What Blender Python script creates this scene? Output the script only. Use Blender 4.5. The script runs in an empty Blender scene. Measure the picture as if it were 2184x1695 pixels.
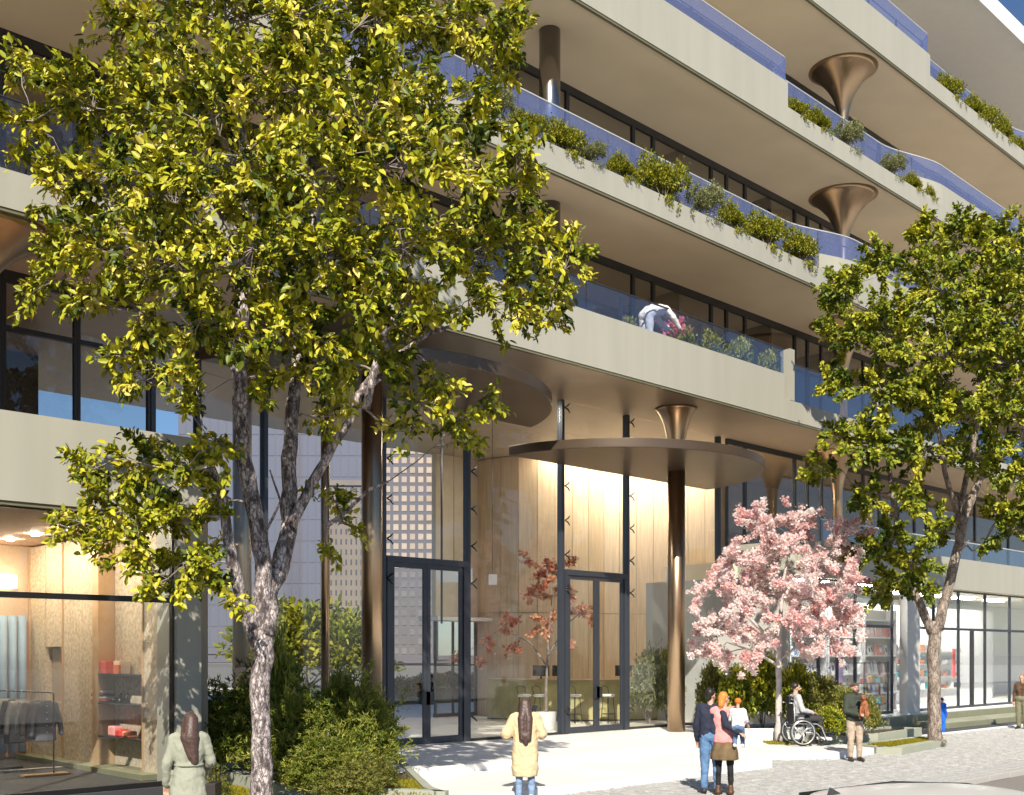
import bpy, bmesh, math, random
import numpy as np
from mathutils import Vector, Matrix

# ------------------------------------------------------------------ camera, sky, sun, exposure
scene = bpy.context.scene
COL = scene.collection
cam_d = bpy.data.cameras.new('camera')
cam = bpy.data.objects.new('camera', cam_d)
COL.objects.link(cam)
scene.camera = cam
cam_d.sensor_width = 36.0
cam_d.lens = 38.88
cam_d.shift_y = 0.2505
cam_d.clip_start = 0.1
cam_d.clip_end = 3000
cam.location = (0, 0, 2.4)
FX, FY = 0.697, 0.717                       # viewing direction along the ground
cam.rotation_euler = (math.pi / 2, 0, -math.atan2(FX, FY))

SUN_EL = math.radians(38)
SUN_AZ = math.atan2(FX, FY) + math.radians(0.5)   # heading the light travels to, clockwise from +Y
world = bpy.data.worlds.new('World')
scene.world = world
world.use_nodes = True
wn = world.node_tree.nodes
bg = wn['Background']
sky = wn.new('ShaderNodeTexSky')
sky.sky_type = 'NISHITA'
sky.sun_disc = False
sky.sun_elevation = SUN_EL
sky.sun_rotation = SUN_AZ + math.pi
sky.air_density = 1.0
sky.dust_density = 0.3
sky.ozone_density = 6.0
world.node_tree.links.new(sky.outputs[0], bg.inputs[0])
bg.inputs[1].default_value = 0.078
sun_d = bpy.data.lights.new('sun', 'SUN')
sun_d.energy = 5.0
sun_d.angle = math.radians(0.5)
sun_d.color = (1.0, 0.93, 0.80)
sun = bpy.data.objects.new('sun', sun_d)
COL.objects.link(sun)
sd = Vector((math.sin(SUN_AZ) * math.cos(SUN_EL), math.cos(SUN_AZ) * math.cos(SUN_EL), -math.sin(SUN_EL)))
sun.rotation_euler = sd.to_track_quat('-Z', 'Y').to_euler()
sun.location = (-30, -30, 40)

scene.view_settings.view_transform = 'Standard'
scene.view_settings.look = 'None'
scene.view_settings.exposure = 0.50
scene.view_settings.gamma = 1.0
scene.render.engine = 'CYCLES'
cy = scene.cycles
cy.max_bounces = 8
cy.diffuse_bounces = 4
cy.glossy_bounces = 3
cy.transmission_bounces = 4
cy.transparent_max_bounces = 24
cy.caustics_reflective = False
cy.caustics_refractive = False
cy.sample_clamp_indirect = 6.0
cy.use_denoising = True

rng = np.random.default_rng(7)
random.seed(7)

# ------------------------------------------------------------------ surveying: sheet coordinates -> place
FV, CXV, YHV, HC = 2359.0, 1092.0, 1394.9, 2.4
def ray(vx):
    t = (vx - CXV) / FV
    return FX + FY * t, FY - FX * t
def P(vx, vy, d):
    a, b = ray(vx)
    return Vector((a * d, b * d, HC + (YHV - vy) / FV * d))
def PY(vx, vy, Y):
    a, b = ray(vx)
    return P(vx, vy, Y / b)
def PX(vx, vy, X):
    a, b = ray(vx)
    return P(vx, vy, X / a)
def PG(vx, vy, z=0.0):
    return P(vx, vy, (HC - z) * FV / (vy - YHV))
RIGHT = Vector((FY, -FX, 0))
FWD = Vector((FX, FY, 0))

# ------------------------------------------------------------------ materials
MATS = {}
def mat(name, col, rough=0.55, metal=0.0, var=0.06, scale=2.5, bump=0.0, bscale=60.0, spec=0.5, stretch=(1, 1, 1),
        rnd=0.0, detail=5.0, emit=0.0):
    if name in MATS:
        return MATS[name]
    m = bpy.data.materials.new(name)
    m.use_nodes = True
    nt = m.node_tree
    N, L = nt.nodes, nt.links
    b = N['Principled BSDF']
    b.inputs['Roughness'].default_value = rough
    b.inputs['Metallic'].default_value = metal
    b.inputs['Specular IOR Level'].default_value = spec
    tc = N.new('ShaderNodeTexCoord')
    mp = N.new('ShaderNodeMapping')
    mp.inputs['Scale'].default_value = stretch
    L.new(tc.outputs['Object'], mp.inputs['Vector'])
    nz = N.new('ShaderNodeTexNoise')
    nz.inputs['Scale'].default_value = scale
    nz.inputs['Detail'].default_value = detail
    L.new(mp.outputs[0], nz.inputs['Vector'])
    cr = N.new('ShaderNodeValToRGB')
    cr.color_ramp.elements[0].position = 0.32
    cr.color_ramp.elements[1].position = 0.68
    cr.color_ramp.elements[0].color = tuple(c * (1 - var) for c in col) + (1,)
    cr.color_ramp.elements[1].color = tuple(min(1, c * (1 + var)) for c in col) + (1,)
    L.new(nz.outputs['Fac'], cr.inputs['Fac'])
    out = cr.outputs['Color']
    if rnd:
        oi = N.new('ShaderNodeObjectInfo')
        mr = N.new('ShaderNodeMapRange')
        mr.inputs['To Min'].default_value = 1 - rnd
        mr.inputs['To Max'].default_value = 1 + rnd
        L.new(oi.outputs['Random'], mr.inputs['Value'])
        hs = N.new('ShaderNodeHueSaturation')
        L.new(mr.outputs[0], hs.inputs['Value'])
        L.new(out, hs.inputs['Color'])
        out = hs.outputs['Color']
    L.new(out, b.inputs['Base Color'])
    if emit:
        L.new(out, b.inputs['Emission Color'])
        b.inputs['Emission Strength'].default_value = emit
    if bump:
        n2 = N.new('ShaderNodeTexNoise')
        n2.inputs['Scale'].default_value = bscale
        n2.inputs['Detail'].default_value = 6
        L.new(mp.outputs[0], n2.inputs['Vector'])
        bp = N.new('ShaderNodeBump')
        bp.inputs['Strength'].default_value = bump
        bp.inputs['Distance'].default_value = 0.02
        L.new(n2.outputs['Fac'], bp.inputs['Height'])
        L.new(bp.outputs[0], b.inputs['Normal'])
    MATS[name] = m
    return m

def glass_mat(name, tint, sky_sheen=0.0, sky_sheen_col=(0.3, 0.4, 0.8), ior=1.5, rough=0.0, gloss=1.0):
    """thin architectural pane: transparent body, fresnel reflection, optional painted film"""
    m = bpy.data.materials.new(name)
    m.use_nodes = True
    nt = m.node_tree
    N, L = nt.nodes, nt.links
    N.remove(N['Principled BSDF'])
    out = N['Material Output']
    tr = N.new('ShaderNodeBsdfTransparent')
    tr.inputs[0].default_value = tuple(tint) + (1,)
    gl = N.new('ShaderNodeBsdfGlossy')
    gl.inputs['Color'].default_value = (gloss, gloss, gloss, 1)
    gl.inputs['Roughness'].default_value = rough
    fr = N.new('ShaderNodeFresnel')
    ge = N.new('ShaderNodeNewGeometry')          # both faces of the pane reflect alike (no internal total reflection)
    mi = N.new('ShaderNodeMapRange')
    mi.inputs['To Min'].default_value = ior
    mi.inputs['To Max'].default_value = 1.0 / ior
    L.new(ge.outputs['Backfacing'], mi.inputs['Value'])
    L.new(mi.outputs[0], fr.inputs['IOR'])
    body = tr.outputs[0]
    if sky_sheen:  # diffuse layer paints the reflected sky into the pane colour
        df = N.new('ShaderNodeBsdfDiffuse')
        df.inputs[0].default_value = tuple(sky_sheen_col) + (1,)
        tl = N.new('ShaderNodeBsdfTranslucent')
        tl.inputs[0].default_value = tuple(sky_sheen_col) + (1,)
        ad = N.new('ShaderNodeMixShader')
        ad.inputs[0].default_value = 0.4
        L.new(df.outputs[0], ad.inputs[1])
        L.new(tl.outputs[0], ad.inputs[2])
        mx = N.new('ShaderNodeMixShader')
        mx.inputs[0].default_value = sky_sheen
        L.new(tr.outputs[0], mx.inputs[1])
        L.new(ad.outputs[0], mx.inputs[2])
        body = mx.outputs[0]
    ms = N.new('ShaderNodeMixShader')
    L.new(fr.outputs[0], ms.inputs[0])
    L.new(body, ms.inputs[1])
    L.new(gl.outputs[0], ms.inputs[2])
    L.new(ms.outputs[0], out.inputs['Surface'])
    MATS[name] = m
    return m

def leaf_mat(name, cols, trans=0.35, rough=0.45, spec=0.35):
    """leaf blades: natural colour differs leaf by leaf (attribute 'tint'), light passes through"""
    m = bpy.data.materials.new(name)
    m.use_nodes = True
    nt = m.node_tree
    N, L = nt.nodes, nt.links
    b = N['Principled BSDF']
    b.inputs['Roughness'].default_value = rough
    b.inputs['Specular IOR Level'].default_value = spec
    at = N.new('ShaderNodeAttribute')
    at.attribute_name = 'tint'
    cr = N.new('ShaderNodeValToRGB')
    els = cr.color_ramp.elements
    while len(els) < len(cols):
        els.new(0.5)
    for i, c in enumerate(cols):
        els[i].position = i / (len(cols) - 1)
        els[i].color = tuple(c) + (1,)
    L.new(at.outputs['Fac'], cr.inputs['Fac'])
    L.new(cr.outputs[0], b.inputs['Base Color'])
    tl = N.new('ShaderNodeBsdfTranslucent')
    L.new(cr.outputs[0], tl.inputs[0])
    mx = N.new('ShaderNodeMixShader')
    mx.inputs[0].default_value = trans
    L.new(b.outputs[0], mx.inputs[1])
    L.new(tl.outputs[0], mx.inputs[2])
    L.new(mx.outputs[0], N['Material Output'].inputs['Surface'])
    MATS[name] = m
    return m

def bark_mat(name, dark, light, scale=9.0, ramp=(0.42, 0.58), stretch=(1, 1, 0.45)):
    m = bpy.data.materials.new(name)
    m.use_nodes = True
    nt = m.node_tree
    N, L = nt.nodes, nt.links
    b = N['Principled BSDF']
    b.inputs['Roughness'].default_value = 0.85
    tc = N.new('ShaderNodeTexCoord')
    mp = N.new('ShaderNodeMapping')
    mp.inputs['Scale'].default_value = stretch
    L.new(tc.outputs['Object'], mp.inputs['Vector'])
    nz = N.new('ShaderNodeTexNoise')
    nz.inputs['Scale'].default_value = scale
    nz.inputs['Detail'].default_value = 8
    nz.inputs['Roughness'].default_value = 0.72
    L.new(mp.outputs[0], nz.inputs['Vector'])
    vo = N.new('ShaderNodeTexVoronoi')
    vo.feature = 'DISTANCE_TO_EDGE'
    vo.inputs['Scale'].default_value = scale * 2.2
    mx0 = N.new('ShaderNodeMix')
    mx0.data_type = 'VECTOR'
    mx0.inputs[0].default_value = 0.12
    L.new(mp.outputs[0], mx0.inputs[4])
    L.new(nz.outputs['Color'], mx0.inputs[5])
    L.new(mx0.outputs[1], vo.inputs['Vector'])
    cr = N.new('ShaderNodeValToRGB')
    cr.color_ramp.elements[0].position = ramp[0]
    cr.color_ramp.elements[1].position = ramp[1]
    cr.color_ramp.elements[0].color = tuple(dark) + (1,)
    cr.color_ramp.elements[1].color = tuple(light) + (1,)
    L.new(nz.outputs['Fac'], cr.inputs['Fac'])
    c2 = N.new('ShaderNodeValToRGB')
    c2.color_ramp.elements[0].position = 0.01
    c2.color_ramp.elements[1].position = 0.09
    c2.color_ramp.elements[0].color = (0.30, 0.28, 0.27, 1)
    c2.color_ramp.elements[1].color = (1, 1, 1, 1)
    L.new(vo.outputs['Distance'], c2.inputs['Fac'])
    mu = N.new('ShaderNodeMix')
    mu.data_type = 'RGBA'
    mu.blend_type = 'MULTIPLY'
    mu.inputs[0].default_value = 1.0
    L.new(cr.outputs[0], mu.inputs[6])
    L.new(c2.outputs[0], mu.inputs[7])
    L.new(mu.outputs[2], b.inputs['Base Color'])
    bp = N.new('ShaderNodeBump')
    bp.inputs['Strength'].default_value = 0.9
    bp.inputs['Distance'].default_value = 0.03
    L.new(mu.outputs[2], bp.inputs['Height'])
    L.new(bp.outputs[0], b.inputs['Normal'])
    MATS[name] = m
    return m

# ------------------------------------------------------------------ building kit
BASE = {}                                    # object name -> world offset of its local frame
def off(o):
    return BASE.get(o.name, Vector((0, 0, 0))) if o is not None else Vector((0, 0, 0))

def tag(o, label=None, cat=None, group=None, kind=None):
    if label: o['label'] = label
    if cat: o['category'] = cat
    if group: o['group'] = group
    if kind: o['kind'] = kind
    return o

def thing(name, loc, label, cat, group=None, rotz=0.0):
    o = bpy.data.objects.new(name, None)
    COL.objects.link(o)
    o.empty_display_size = 0.2
    o.location = loc
    o.rotation_euler = (0, 0, rotz)
    BASE[o.name] = Vector((0, 0, 0)) if rotz else Vector(loc)
    return tag(o, label, cat, group)

def link_mesh(name, me, parent=None, loc=(0, 0, 0)):
    o = bpy.data.objects.new(name, me)
    COL.objects.link(o)
    o.location = loc
    if parent is not None:
        o.parent = parent
        BASE[o.name] = off(parent)
    return o

def copy_tree(o, parent=None):
    c = o.copy()
    COL.objects.link(c)
    c.parent = parent
    for ch in list(o.children):
        copy_tree(ch, c)
    return c

class MB:
    """collects simple solids and links them as one mesh object"""
    def __init__(self):
        self.v, self.f, self.s = [], [], []
    def add(self, vs, fs, smooth=False):
        n = len(self.v)
        self.v += [tuple(p) for p in vs]
        self.f += [tuple(i + n for i in f) for f in fs]
        self.s += [smooth] * len(fs)
        return self
    def box(self, x0, x1, y0, y1, z0, z1):
        vs = [(x0, y0, z0), (x1, y0, z0), (x1, y1, z0), (x0, y1, z0), (x0, y0, z1), (x1, y0, z1), (x1, y1, z1), (x0, y1, z1)]
        return self.add(vs, [(0, 3, 2, 1), (4, 5, 6, 7), (0, 1, 5, 4), (1, 2, 6, 5), (2, 3, 7, 6), (3, 0, 4, 7)])
    def prism(self, poly, z0, z1):
        """poly counter-clockwise"""
        n = len(poly)
        vs = [(p[0], p[1], z0) for p in poly] + [(p[0], p[1], z1) for p in poly]
        fs = [tuple(range(n - 1, -1, -1)), tuple(range(n, 2 * n))]
        fs += [(i, (i + 1) % n, n + (i + 1) % n, n + i) for i in range(n)]
        return self.add(vs, fs)
    def ribbon(self, path, z0, z1, t):
        """upright wall of thickness t along an XY path (its right-hand face on the path when t>0 goes to the left)"""
        n = len(path)
        ps = [Vector((p[0], p[1], 0)) for p in path]
        nr = []
        for i in range(n):
            d = (ps[min(i + 1, n - 1)] - ps[max(i - 1, 0)])
            d.normalize()
            nr.append(Vector((-d.y, d.x, 0)))
        vs = []
        for i in range(n):
            a, b = ps[i], ps[i] + nr[i] * t
            vs += [(a.x, a.y, z0), (a.x, a.y, z1), (b.x, b.y, z1), (b.x, b.y, z0)]
        fs = []
        for i in range(n - 1):
            k, l = 4 * i, 4 * i + 4
            fs += [(k, l, l + 1, k + 1), (k + 1, l + 1, l + 2, k + 2), (k + 2, l + 2, l + 3, k + 3), (k + 3, l + 3, l, k)]
        fs += [(0, 1, 2, 3), (4 * n - 1, 4 * n - 2, 4 * n - 3, 4 * n - 4)]
        return self.add(vs, fs)
    def tube(self, pts, rad, n=8, cap=True, smooth=True):
        pts = [Vector(p) for p in pts]
        if not isinstance(rad, (list, tuple)):
            rad = [rad] * len(pts)
        vs, fs = [], []
        up = None
        for i, p in enumerate(pts):
            d = pts[min(i + 1, len(pts) - 1)] - pts[max(i - 1, 0)]
            if d.length < 1e-9:
                d = Vector((0, 0, 1))
            d.normalize()
            if up is None:
                up = d.orthogonal().normalized()
            up = (up - d * up.dot(d))
            if up.length < 1e-6:
                up = d.orthogonal()
            up.normalize()
            w = d.cross(up)
            for k in range(n):
                a = 2 * math.pi * k / n
                vs.append(p + (up * math.cos(a) + w * math.sin(a)) * rad[i])
        for i in range(len(pts) - 1):
            for k in range(n):
                a, b = i * n + k, i * n + (k + 1) % n
                fs.append((a, b, b + n, a + n))
        base = len(self.f)
        self.add(vs, fs, smooth)
        if cap:
            m = len(self.v) - len(vs)
            self.f += [tuple(m + k for k in range(n - 1, -1, -1)), tuple(m + len(vs) - n + k for k in range(n))]
            self.s += [False, False]
        return self
    def bar(self, a, b, r, n=8):
        return self.tube([a, b], r, n)
    def lathe(self, prof, c=(0, 0, 0), n=32, smooth=True):
        """prof: [(r,z)] bottom to top"""
        vs, fs = [], []
        for r, z in prof:
            for k in range(n):
                a = 2 * math.pi * k / n
                vs.append((c[0] + r * math.cos(a), c[1] + r * math.sin(a), c[2] + z))
        for i in range(len(prof) - 1):
            for k in range(n):
                a, b = i * n + k, i * n + (k + 1) % n
                fs.append((a, b, b + n, a + n))
        self.add(vs, fs, smooth)
        m = len(self.v) - len(vs)
        if prof[0][0] > 1e-4:
            self.f.append(tuple(m + k for k in range(n - 1, -1, -1))); self.s.append(False)
        if prof[-1][0] > 1e-4:
            self.f.append(tuple(m + len(vs) - n + k for k in range(n))); self.s.append(False)
        return self
    def ball(self, c, r, n=12, m=8):
        r = r if isinstance(r, (list, tuple)) else (r, r, r)
        vs, fs = [(c[0], c[1], c[2] - r[2])], []
        for i in range(1, m):
            t = math.pi * i / m - math.pi / 2
            for k in range(n):
                a = 2 * math.pi * k / n
                vs.append((c[0] + r[0] * math.cos(t) * math.cos(a), c[1] + r[1] * math.cos(t) * math.sin(a), c[2] + r[2] * math.sin(t)))
        vs.append((c[0], c[1], c[2] + r[2]))
        top = len(vs) - 1
        for k in range(n):
            fs.append((0, 1 + (k + 1) % n, 1 + k))
            fs.append((top, top - n + k, top - n + (k + 1) % n))
        for i in range(m - 2):
            for k in range(n):
                a, b = 1 + i * n + k, 1 + i * n + (k + 1) % n
                fs.append((a, b, b + n, a + n))
        return self.add(vs, fs, True)
    def mesh(self, name, m, o=Vector((0, 0, 0))):
        me = bpy.data.meshes.new(name)
        me.from_pydata([(p[0] - o[0], p[1] - o[1], p[2] - o[2]) for p in self.v], [], self.f)
        me.polygons.foreach_set('use_smooth', self.s)
        if m: me.materials.append(m)
        me.update()
        return me
    def build(self, name, m, parent=None):
        o = off(parent)
        return link_mesh(name, self.mesh(name, m, o), parent)

def bevel(o, w=0.01, seg=2):
    md = o.modifiers.new('edge', 'BEVEL')
    md.width = w
    md.segments = seg
    md.limit_method = 'ANGLE'
    return o

# ------------------------------------------------------------------ foliage
LEAF = np.array([[0, 0, 0], [-.5, .30, .10], [-.40, .72, .08], [0, 1, -.06], [.40, .72, .08], [.5, .30, .10]], float)
LEAF_F = np.array([[0, 3, 2, 1], [0, 5, 4, 3]])
def leaves_mesh(name, pos, axis, nrm, size, width, m, tint, shape=None, faces=None):
    sh = LEAF if shape is None else shape
    fc = LEAF_F if faces is None else faces
    pos = np.asarray(pos, float); N = len(pos)
    a = axis / np.maximum(np.linalg.norm(axis, axis=1, keepdims=True), 1e-9)
    n = nrm - a * np.sum(nrm * a, 1, keepdims=True)
    n = n / np.maximum(np.linalg.norm(n, axis=1, keepdims=True), 1e-9)
    s = np.cross(a, n)
    L = np.asarray(size)[:, None, None]
    V = pos[:, None, :] + L * (width * sh[None, :, 0:1] * s[:, None, :] + sh[None, :, 1:2] * a[:, None, :] + sh[None, :, 2:3] * n[:, None, :])
    K = len(sh)
    F = (np.arange(N)[:, None, None] * K + fc[None]).reshape(-1, fc.shape[1])
    me = bpy.data.meshes.new(name)
    me.vertices.add(N * K)
    me.vertices.foreach_set('co', V.reshape(-1).astype(np.float32))
    nf, k = F.shape
    me.loops.add(nf * k)
    me.loops.foreach_set('vertex_index', F.reshape(-1).astype(np.int32))
    me.polygons.add(nf)
    me.polygons.foreach_set('loop_start', (np.arange(nf) * k).astype(np.int32))
    me.polygons.foreach_set('loop_total', np.full(nf, k, np.int32))
    me.update(calc_edges=True)
    at = me.attributes.new('tint', 'FLOAT', 'POINT')
    at.data.foreach_set('value', np.repeat(np.asarray(tint, np.float32), K))
    me.materials.append(m)
    return me

def unit(v):
    return v / np.maximum(np.linalg.norm(v, axis=-1, keepdims=True), 1e-9)
def rand_dirs(n):
    return unit(rng.normal(size=(n, 3)))

def wander(a, b, n, amp, r):
    """a bent path from a to b"""
    a, b = Vector(a), Vector(b)
    out = [a]
    L = (b - a).length
    for i in range(1, n):
        t = i / n
        out.append(a.lerp(b, t) + Vector((r.uniform(-1, 1), r.uniform(-1, 1), r.uniform(-.4, 1))) * amp * L * math.sin(math.pi * t))
    out.append(b)
    return out
# ------------------------------------------------------------------ palette
m_fascia = mat('fascia_render', (0.375, 0.36, 0.30), 0.6, var=0.045, scale=1.6, bump=0.05, bscale=90, stretch=(1.6, 1.6, .16), detail=7)
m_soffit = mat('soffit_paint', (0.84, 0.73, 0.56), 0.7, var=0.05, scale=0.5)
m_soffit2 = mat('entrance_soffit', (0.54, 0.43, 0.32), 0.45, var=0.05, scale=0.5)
m_drip = mat('drip_metal', (0.16, 0.15, 0.09), 0.5)
m_roof = mat('roof_white', (0.80, 0.79, 0.76), 0.5, var=0.02)
m_silver = mat('brushed_steel', (0.34, 0.31, 0.28), 0.24, metal=1.0, var=0.04)
m_bronze = mat('bronze_metal', (0.47, 0.335, 0.215), 0.31, metal=1.0, var=0.05, scale=4, stretch=(1, 1, 0.1))
m_disc = mat('bronze_sheet', (0.115, 0.080, 0.054), 0.36, metal=0.5, var=0.05, scale=1.2)
m_frame = mat('charcoal_frame', (0.028, 0.029, 0.033), 0.4, var=0.1)
m_steel = mat('steel_frame', (0.050, 0.056, 0.07), 0.35, metal=0.3, var=0.05)
m_black = mat('black_metal', (0.012, 0.012, 0.013), 0.4)
m_inner = mat('inner_wall', (0.40, 0.32, 0.24), 0.8, var=0.05)
m_dark = mat('dark_partition', (0.075, 0.06, 0.05), 0.75)
m_rail = mat('rail_cap', (0.75, 0.76, 0.78), 0.3, metal=0.4)
m_soil = mat('soil', (0.05, 0.035, 0.02), 0.95, var=0.3, scale=12, bump=0.5)
m_white = mat('white_paint', (0.78, 0.77, 0.75), 0.5, var=0.02)
m_stone = mat('white_terrace_stone', (0.77, 0.75, 0.715), 0.6, var=0.07, scale=0.9, bump=0.06)
m_floor = mat('lobby_stone', (0.72, 0.67, 0.58), 0.45, var=0.05, scale=0.8)
m_asph = mat('asphalt', (0.05, 0.05, 0.055), 0.85, var=0.25, scale=40, bump=0.35, bscale=180)
m_road = mat('road_asphalt', (0.23, 0.205, 0.185), 0.85, var=0.12, scale=30, bump=0.3, bscale=160)
m_line = mat('line_paint', (0.75, 0.74, 0.70), 0.7, var=0.08, scale=15)
m_pave = mat('pavement_bed', (0.16, 0.15, 0.135), 0.9, var=0.15, scale=20)
m_cob = mat('cobble_stone', (0.41, 0.40, 0.385), 0.8, var=0.18, scale=5, bump=0.4, bscale=50)
m_kerb = mat('kerb_granite', (0.42, 0.40, 0.37), 0.75, var=0.15, scale=30, bump=0.2)
m_plant = mat('planter_render', (0.36, 0.37, 0.29), 0.7, var=0.05, scale=2)
m_plantw = mat('planter_stone', (0.72, 0.71, 0.68), 0.6, var=0.04)
m_olive = mat('olive_plinth', (0.22, 0.22, 0.145), 0.6, var=0.06)
m_wood = mat('oak_panel', (0.66, 0.50, 0.335), 0.5, var=0.12, scale=3.0, stretch=(6, 6, 0.35), rnd=0.10, detail=8)
m_cork = mat('cork_panel', (0.54, 0.44, 0.32), 0.85, var=0.24, scale=14, bump=0.6, bscale=50, rnd=0.08, detail=10)
m_trim = mat('copper_trim', (0.52, 0.35, 0.21), 0.45, metal=0.2)
m_pink = mat('shop_ceiling', (0.45, 0.29, 0.21), 0.7)
m_greyw = mat('pale_grey_wall', (0.56, 0.545, 0.51), 0.7, var=0.03)
g_clear = glass_mat('clear_glass', (0.94, 0.955, 0.96))
g_win = glass_mat('window_glass', (0.86, 0.86, 0.85), ior=1.5)
g_blue = glass_mat('blue_balustrade_glass', (0.76, 0.82, 0.99), sky_sheen=0.17, sky_sheen_col=(0.52, 0.60, 1.0), ior=1.5)
g_pale = glass_mat('pale_balustrade_glass', (0.86, 0.90, 0.97), sky_sheen=0.05, sky_sheen_col=(0.35, 0.43, 0.72), ior=1.5)

def struct(name, mb, m):
    return tag(mb.build(name, m), kind='structure')

# ------------------------------------------------------------------ ground
mb = MB(); mb.add([(-1500, -1500, -0.13), (1500, -1500, -0.13), (1500, 1500, -0.13), (-1500, 1500, -0.13)], [(0, 1, 2, 3)])
struct('road', mb, m_road)
pavement = struct('pavement', MB().box(-60, 140, 9.26, 420, -0.125, -0.03), m_pave)
struct('bounce_pavement', MB().box(-200, 240, -140, -4.5, -0.128, 0.0), mat('bounce_paving', (0.56, 0.53, 0.48), 0.8, var=0.1, scale=0.7))  # unseen pale paving across the street, added to bounce light onto soffits
kerb0 = None
for i in range(34):
    if kerb0 is None:
        kerb0 = bevel(MB().box(0.006, 0.994, 0, 0.17, -0.128, 0.0).build('kerb_stone', m_kerb, pavement), 0.012)
        k = kerb0
    else:
        k = kerb0.copy(); COL.objects.link(k); k.parent = pavement
    k.location = (9 + i, 9.085, random.uniform(-.004, .004))
set0 = None
for r in range(2):
    for i in range(84):
        if set0 is None:
            set0 = bevel(MB().box(0.008, 0.252, 0.008, 0.232, -0.03, 0.012).build('sett', m_cob, pavement), 0.012, 1)
            k = set0
        else:
            k = set0.copy(); COL.objects.link(k); k.parent = pavement
        k.location = (12 + i * 0.26 + 0.13 * r, 9.262 + r * 0.24, random.uniform(-.006, .006))
        k.rotation_euler = (random.uniform(-.02, .02), random.uniform(-.02, .02), random.uniform(-.02, .02))

def cobbles():
    P_, s = [], 0.165
    ny = int((17.2 - 9.75) / s)
    for j in range(ny):
        y = 9.75 + j * s
        x0, x1 = (3, 48) if y < 13.2 else (20.0, 48)
        n = int((x1 - x0) / s)
        xs = x0 + np.arange(n) * s + (0.5 * s if j % 2 else 0)
        P_.append(np.stack([xs, np.full(n, y)], 1))
    C = np.concatenate(P_) + s / 2
    C += rng.normal(0, 0.012, C.shape)
    n = len(C)
    h = rng.uniform(0.42, 0.485, (n, 1)) * s
    zt = rng.uniform(-0.012, 0.010, n)
    tilt = rng.normal(0, 0.04, (n, 2))
    base = np.array([[-1, -1], [1, -1], [1, 1], [-1, 1]], float)
    B = base[None] * h[:, :, None] + rng.normal(0, 0.009, (n, 4, 2))
    T = B * 0.80
    Z = zt[:, None] + (T * tilt[:, None, :]).sum(2)
    V = np.zeros((n, 8, 3))
    V[:, :4, :2] = C[:, None] + B; V[:, :4, 2] = -0.032
    V[:, 4:, :2] = C[:, None] + T; V[:, 4:, 2] = Z
    fc = np.array([[4, 5, 6, 7], [0, 1, 5, 4], [1, 2, 6, 5], [2, 3, 7, 6], [3, 0, 4, 7]])
    F = (np.arange(n)[:, None, None] * 8 + fc[None]).reshape(-1, 4)
    me = bpy.data.meshes.new('cobbles')
    me.from_pydata(V.reshape(-1, 3).tolist(), [], F.tolist())
    me.materials.append(m_cob)
    return me
o = link_mesh('cobbles', cobbles(), pavement)
tag(o, kind='stuff')

struct('parking_asphalt', MB().prism([(29.6, 14.9), (47, 14.75), (47, 17.3), (29.6, 17.3)], -0.02, 0.022), m_asph)
struct('white_line', MB().prism([(29.6, 14.72), (47, 14.57), (47, 14.74), (29.6, 14.89)], -0.02, 0.028), m_line)

# terrace in front of the entrance, two low white steps; runs on as the lobby floor
st1 = struct('lower_step', MB().prism([(10.6, 12.93), (20.25, 12.93), (20.25, 14.75), (21.3, 14.2), (23.0, 12.95), (24.75, 12.98), (25.4, 14.5), (29.4, 15.2), (29.4, 17.2), (10.6, 17.2)], -0.03, 0.15), m_stone)
bevel(st1, 0.012)
st2 = struct('terrace', MB().prism([(11.8, 15.7), (22.9, 15.7), (23.4, 16.9), (28.1, 17.6), (28.1, 19.74), (9.7, 19.74), (9.7, 18.5)], 0.145, 0.30), m_stone)
bevel(st2, 0.012)
st3 = struct('plaza', MB().prism([(9.66, 19.74), (28.1, 19.74), (36, 30), (36, 120), (-40, 120), (-40, 29), (9.66, 29)], 0.1, 0.297), m_floor)
struct('lawn_bank', MB().prism([(24.5, 36.0), (40, 36.0), (46, 56), (30, 56)], 0.29, 0.34), mat('lawn_green', (0.05, 0.075, 0.02), 0.95, var=0.4, scale=8, bump=0.8))
tag(bevel(MB().prism([(34.6, 15.6), (47, 15.4), (47, 16.72), (34.6, 16.72)], 0, 0.20).build('shop_step', m_olive), 0.01), kind='structure')

# ------------------------------------------------------------------ the office building
XL, XR, YE, YG, YB = -14.0, 80.0, 17.05, 19.8, 28.3
SB = [9.05, 13.2, 17.36, 21.5, 25.66]
TH = 0.57
bld = thing('office_building', (9.0, 17.0, 0.0), 'five storey pale office building with ribbon balconies, blue glass railings and bronze columns', 'building')

UP = {0: [(9.0, 27.4, 0.8, 0.35)], 1: [(-14.5, 3.0, 0.5, 1.0), (31.5, 81, 3.0, 0.5)], 2: [(-14.5, 27.5, .5, 0.4), (37.5, 81, 3.2, .5)],
      3: [(-14.5, 36.4, .5, 0.4), (48, 81, 3, .5)]}                    # upstand from, to, blend lengths
YU, YR = 17.13, 17.80
def sm(t):
    t = max(0.0, min(1.0, t)); return t * t * (3 - 2 * t)
def line_y(k, x):
    w = 0.0
    for a, b, la, lb in UP[k]:
        w = max(w, sm((x - a + la) / la) * sm((b + lb - x) / lb))
    return YR + (YU - YR) * w
def path(k, a, b, step=0.12):
    n = max(2, int((b - a) / step))
    return [(a + (b - a) * i / n, line_y(k, a + (b - a) * i / n)) for i in range(n + 1)]

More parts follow.
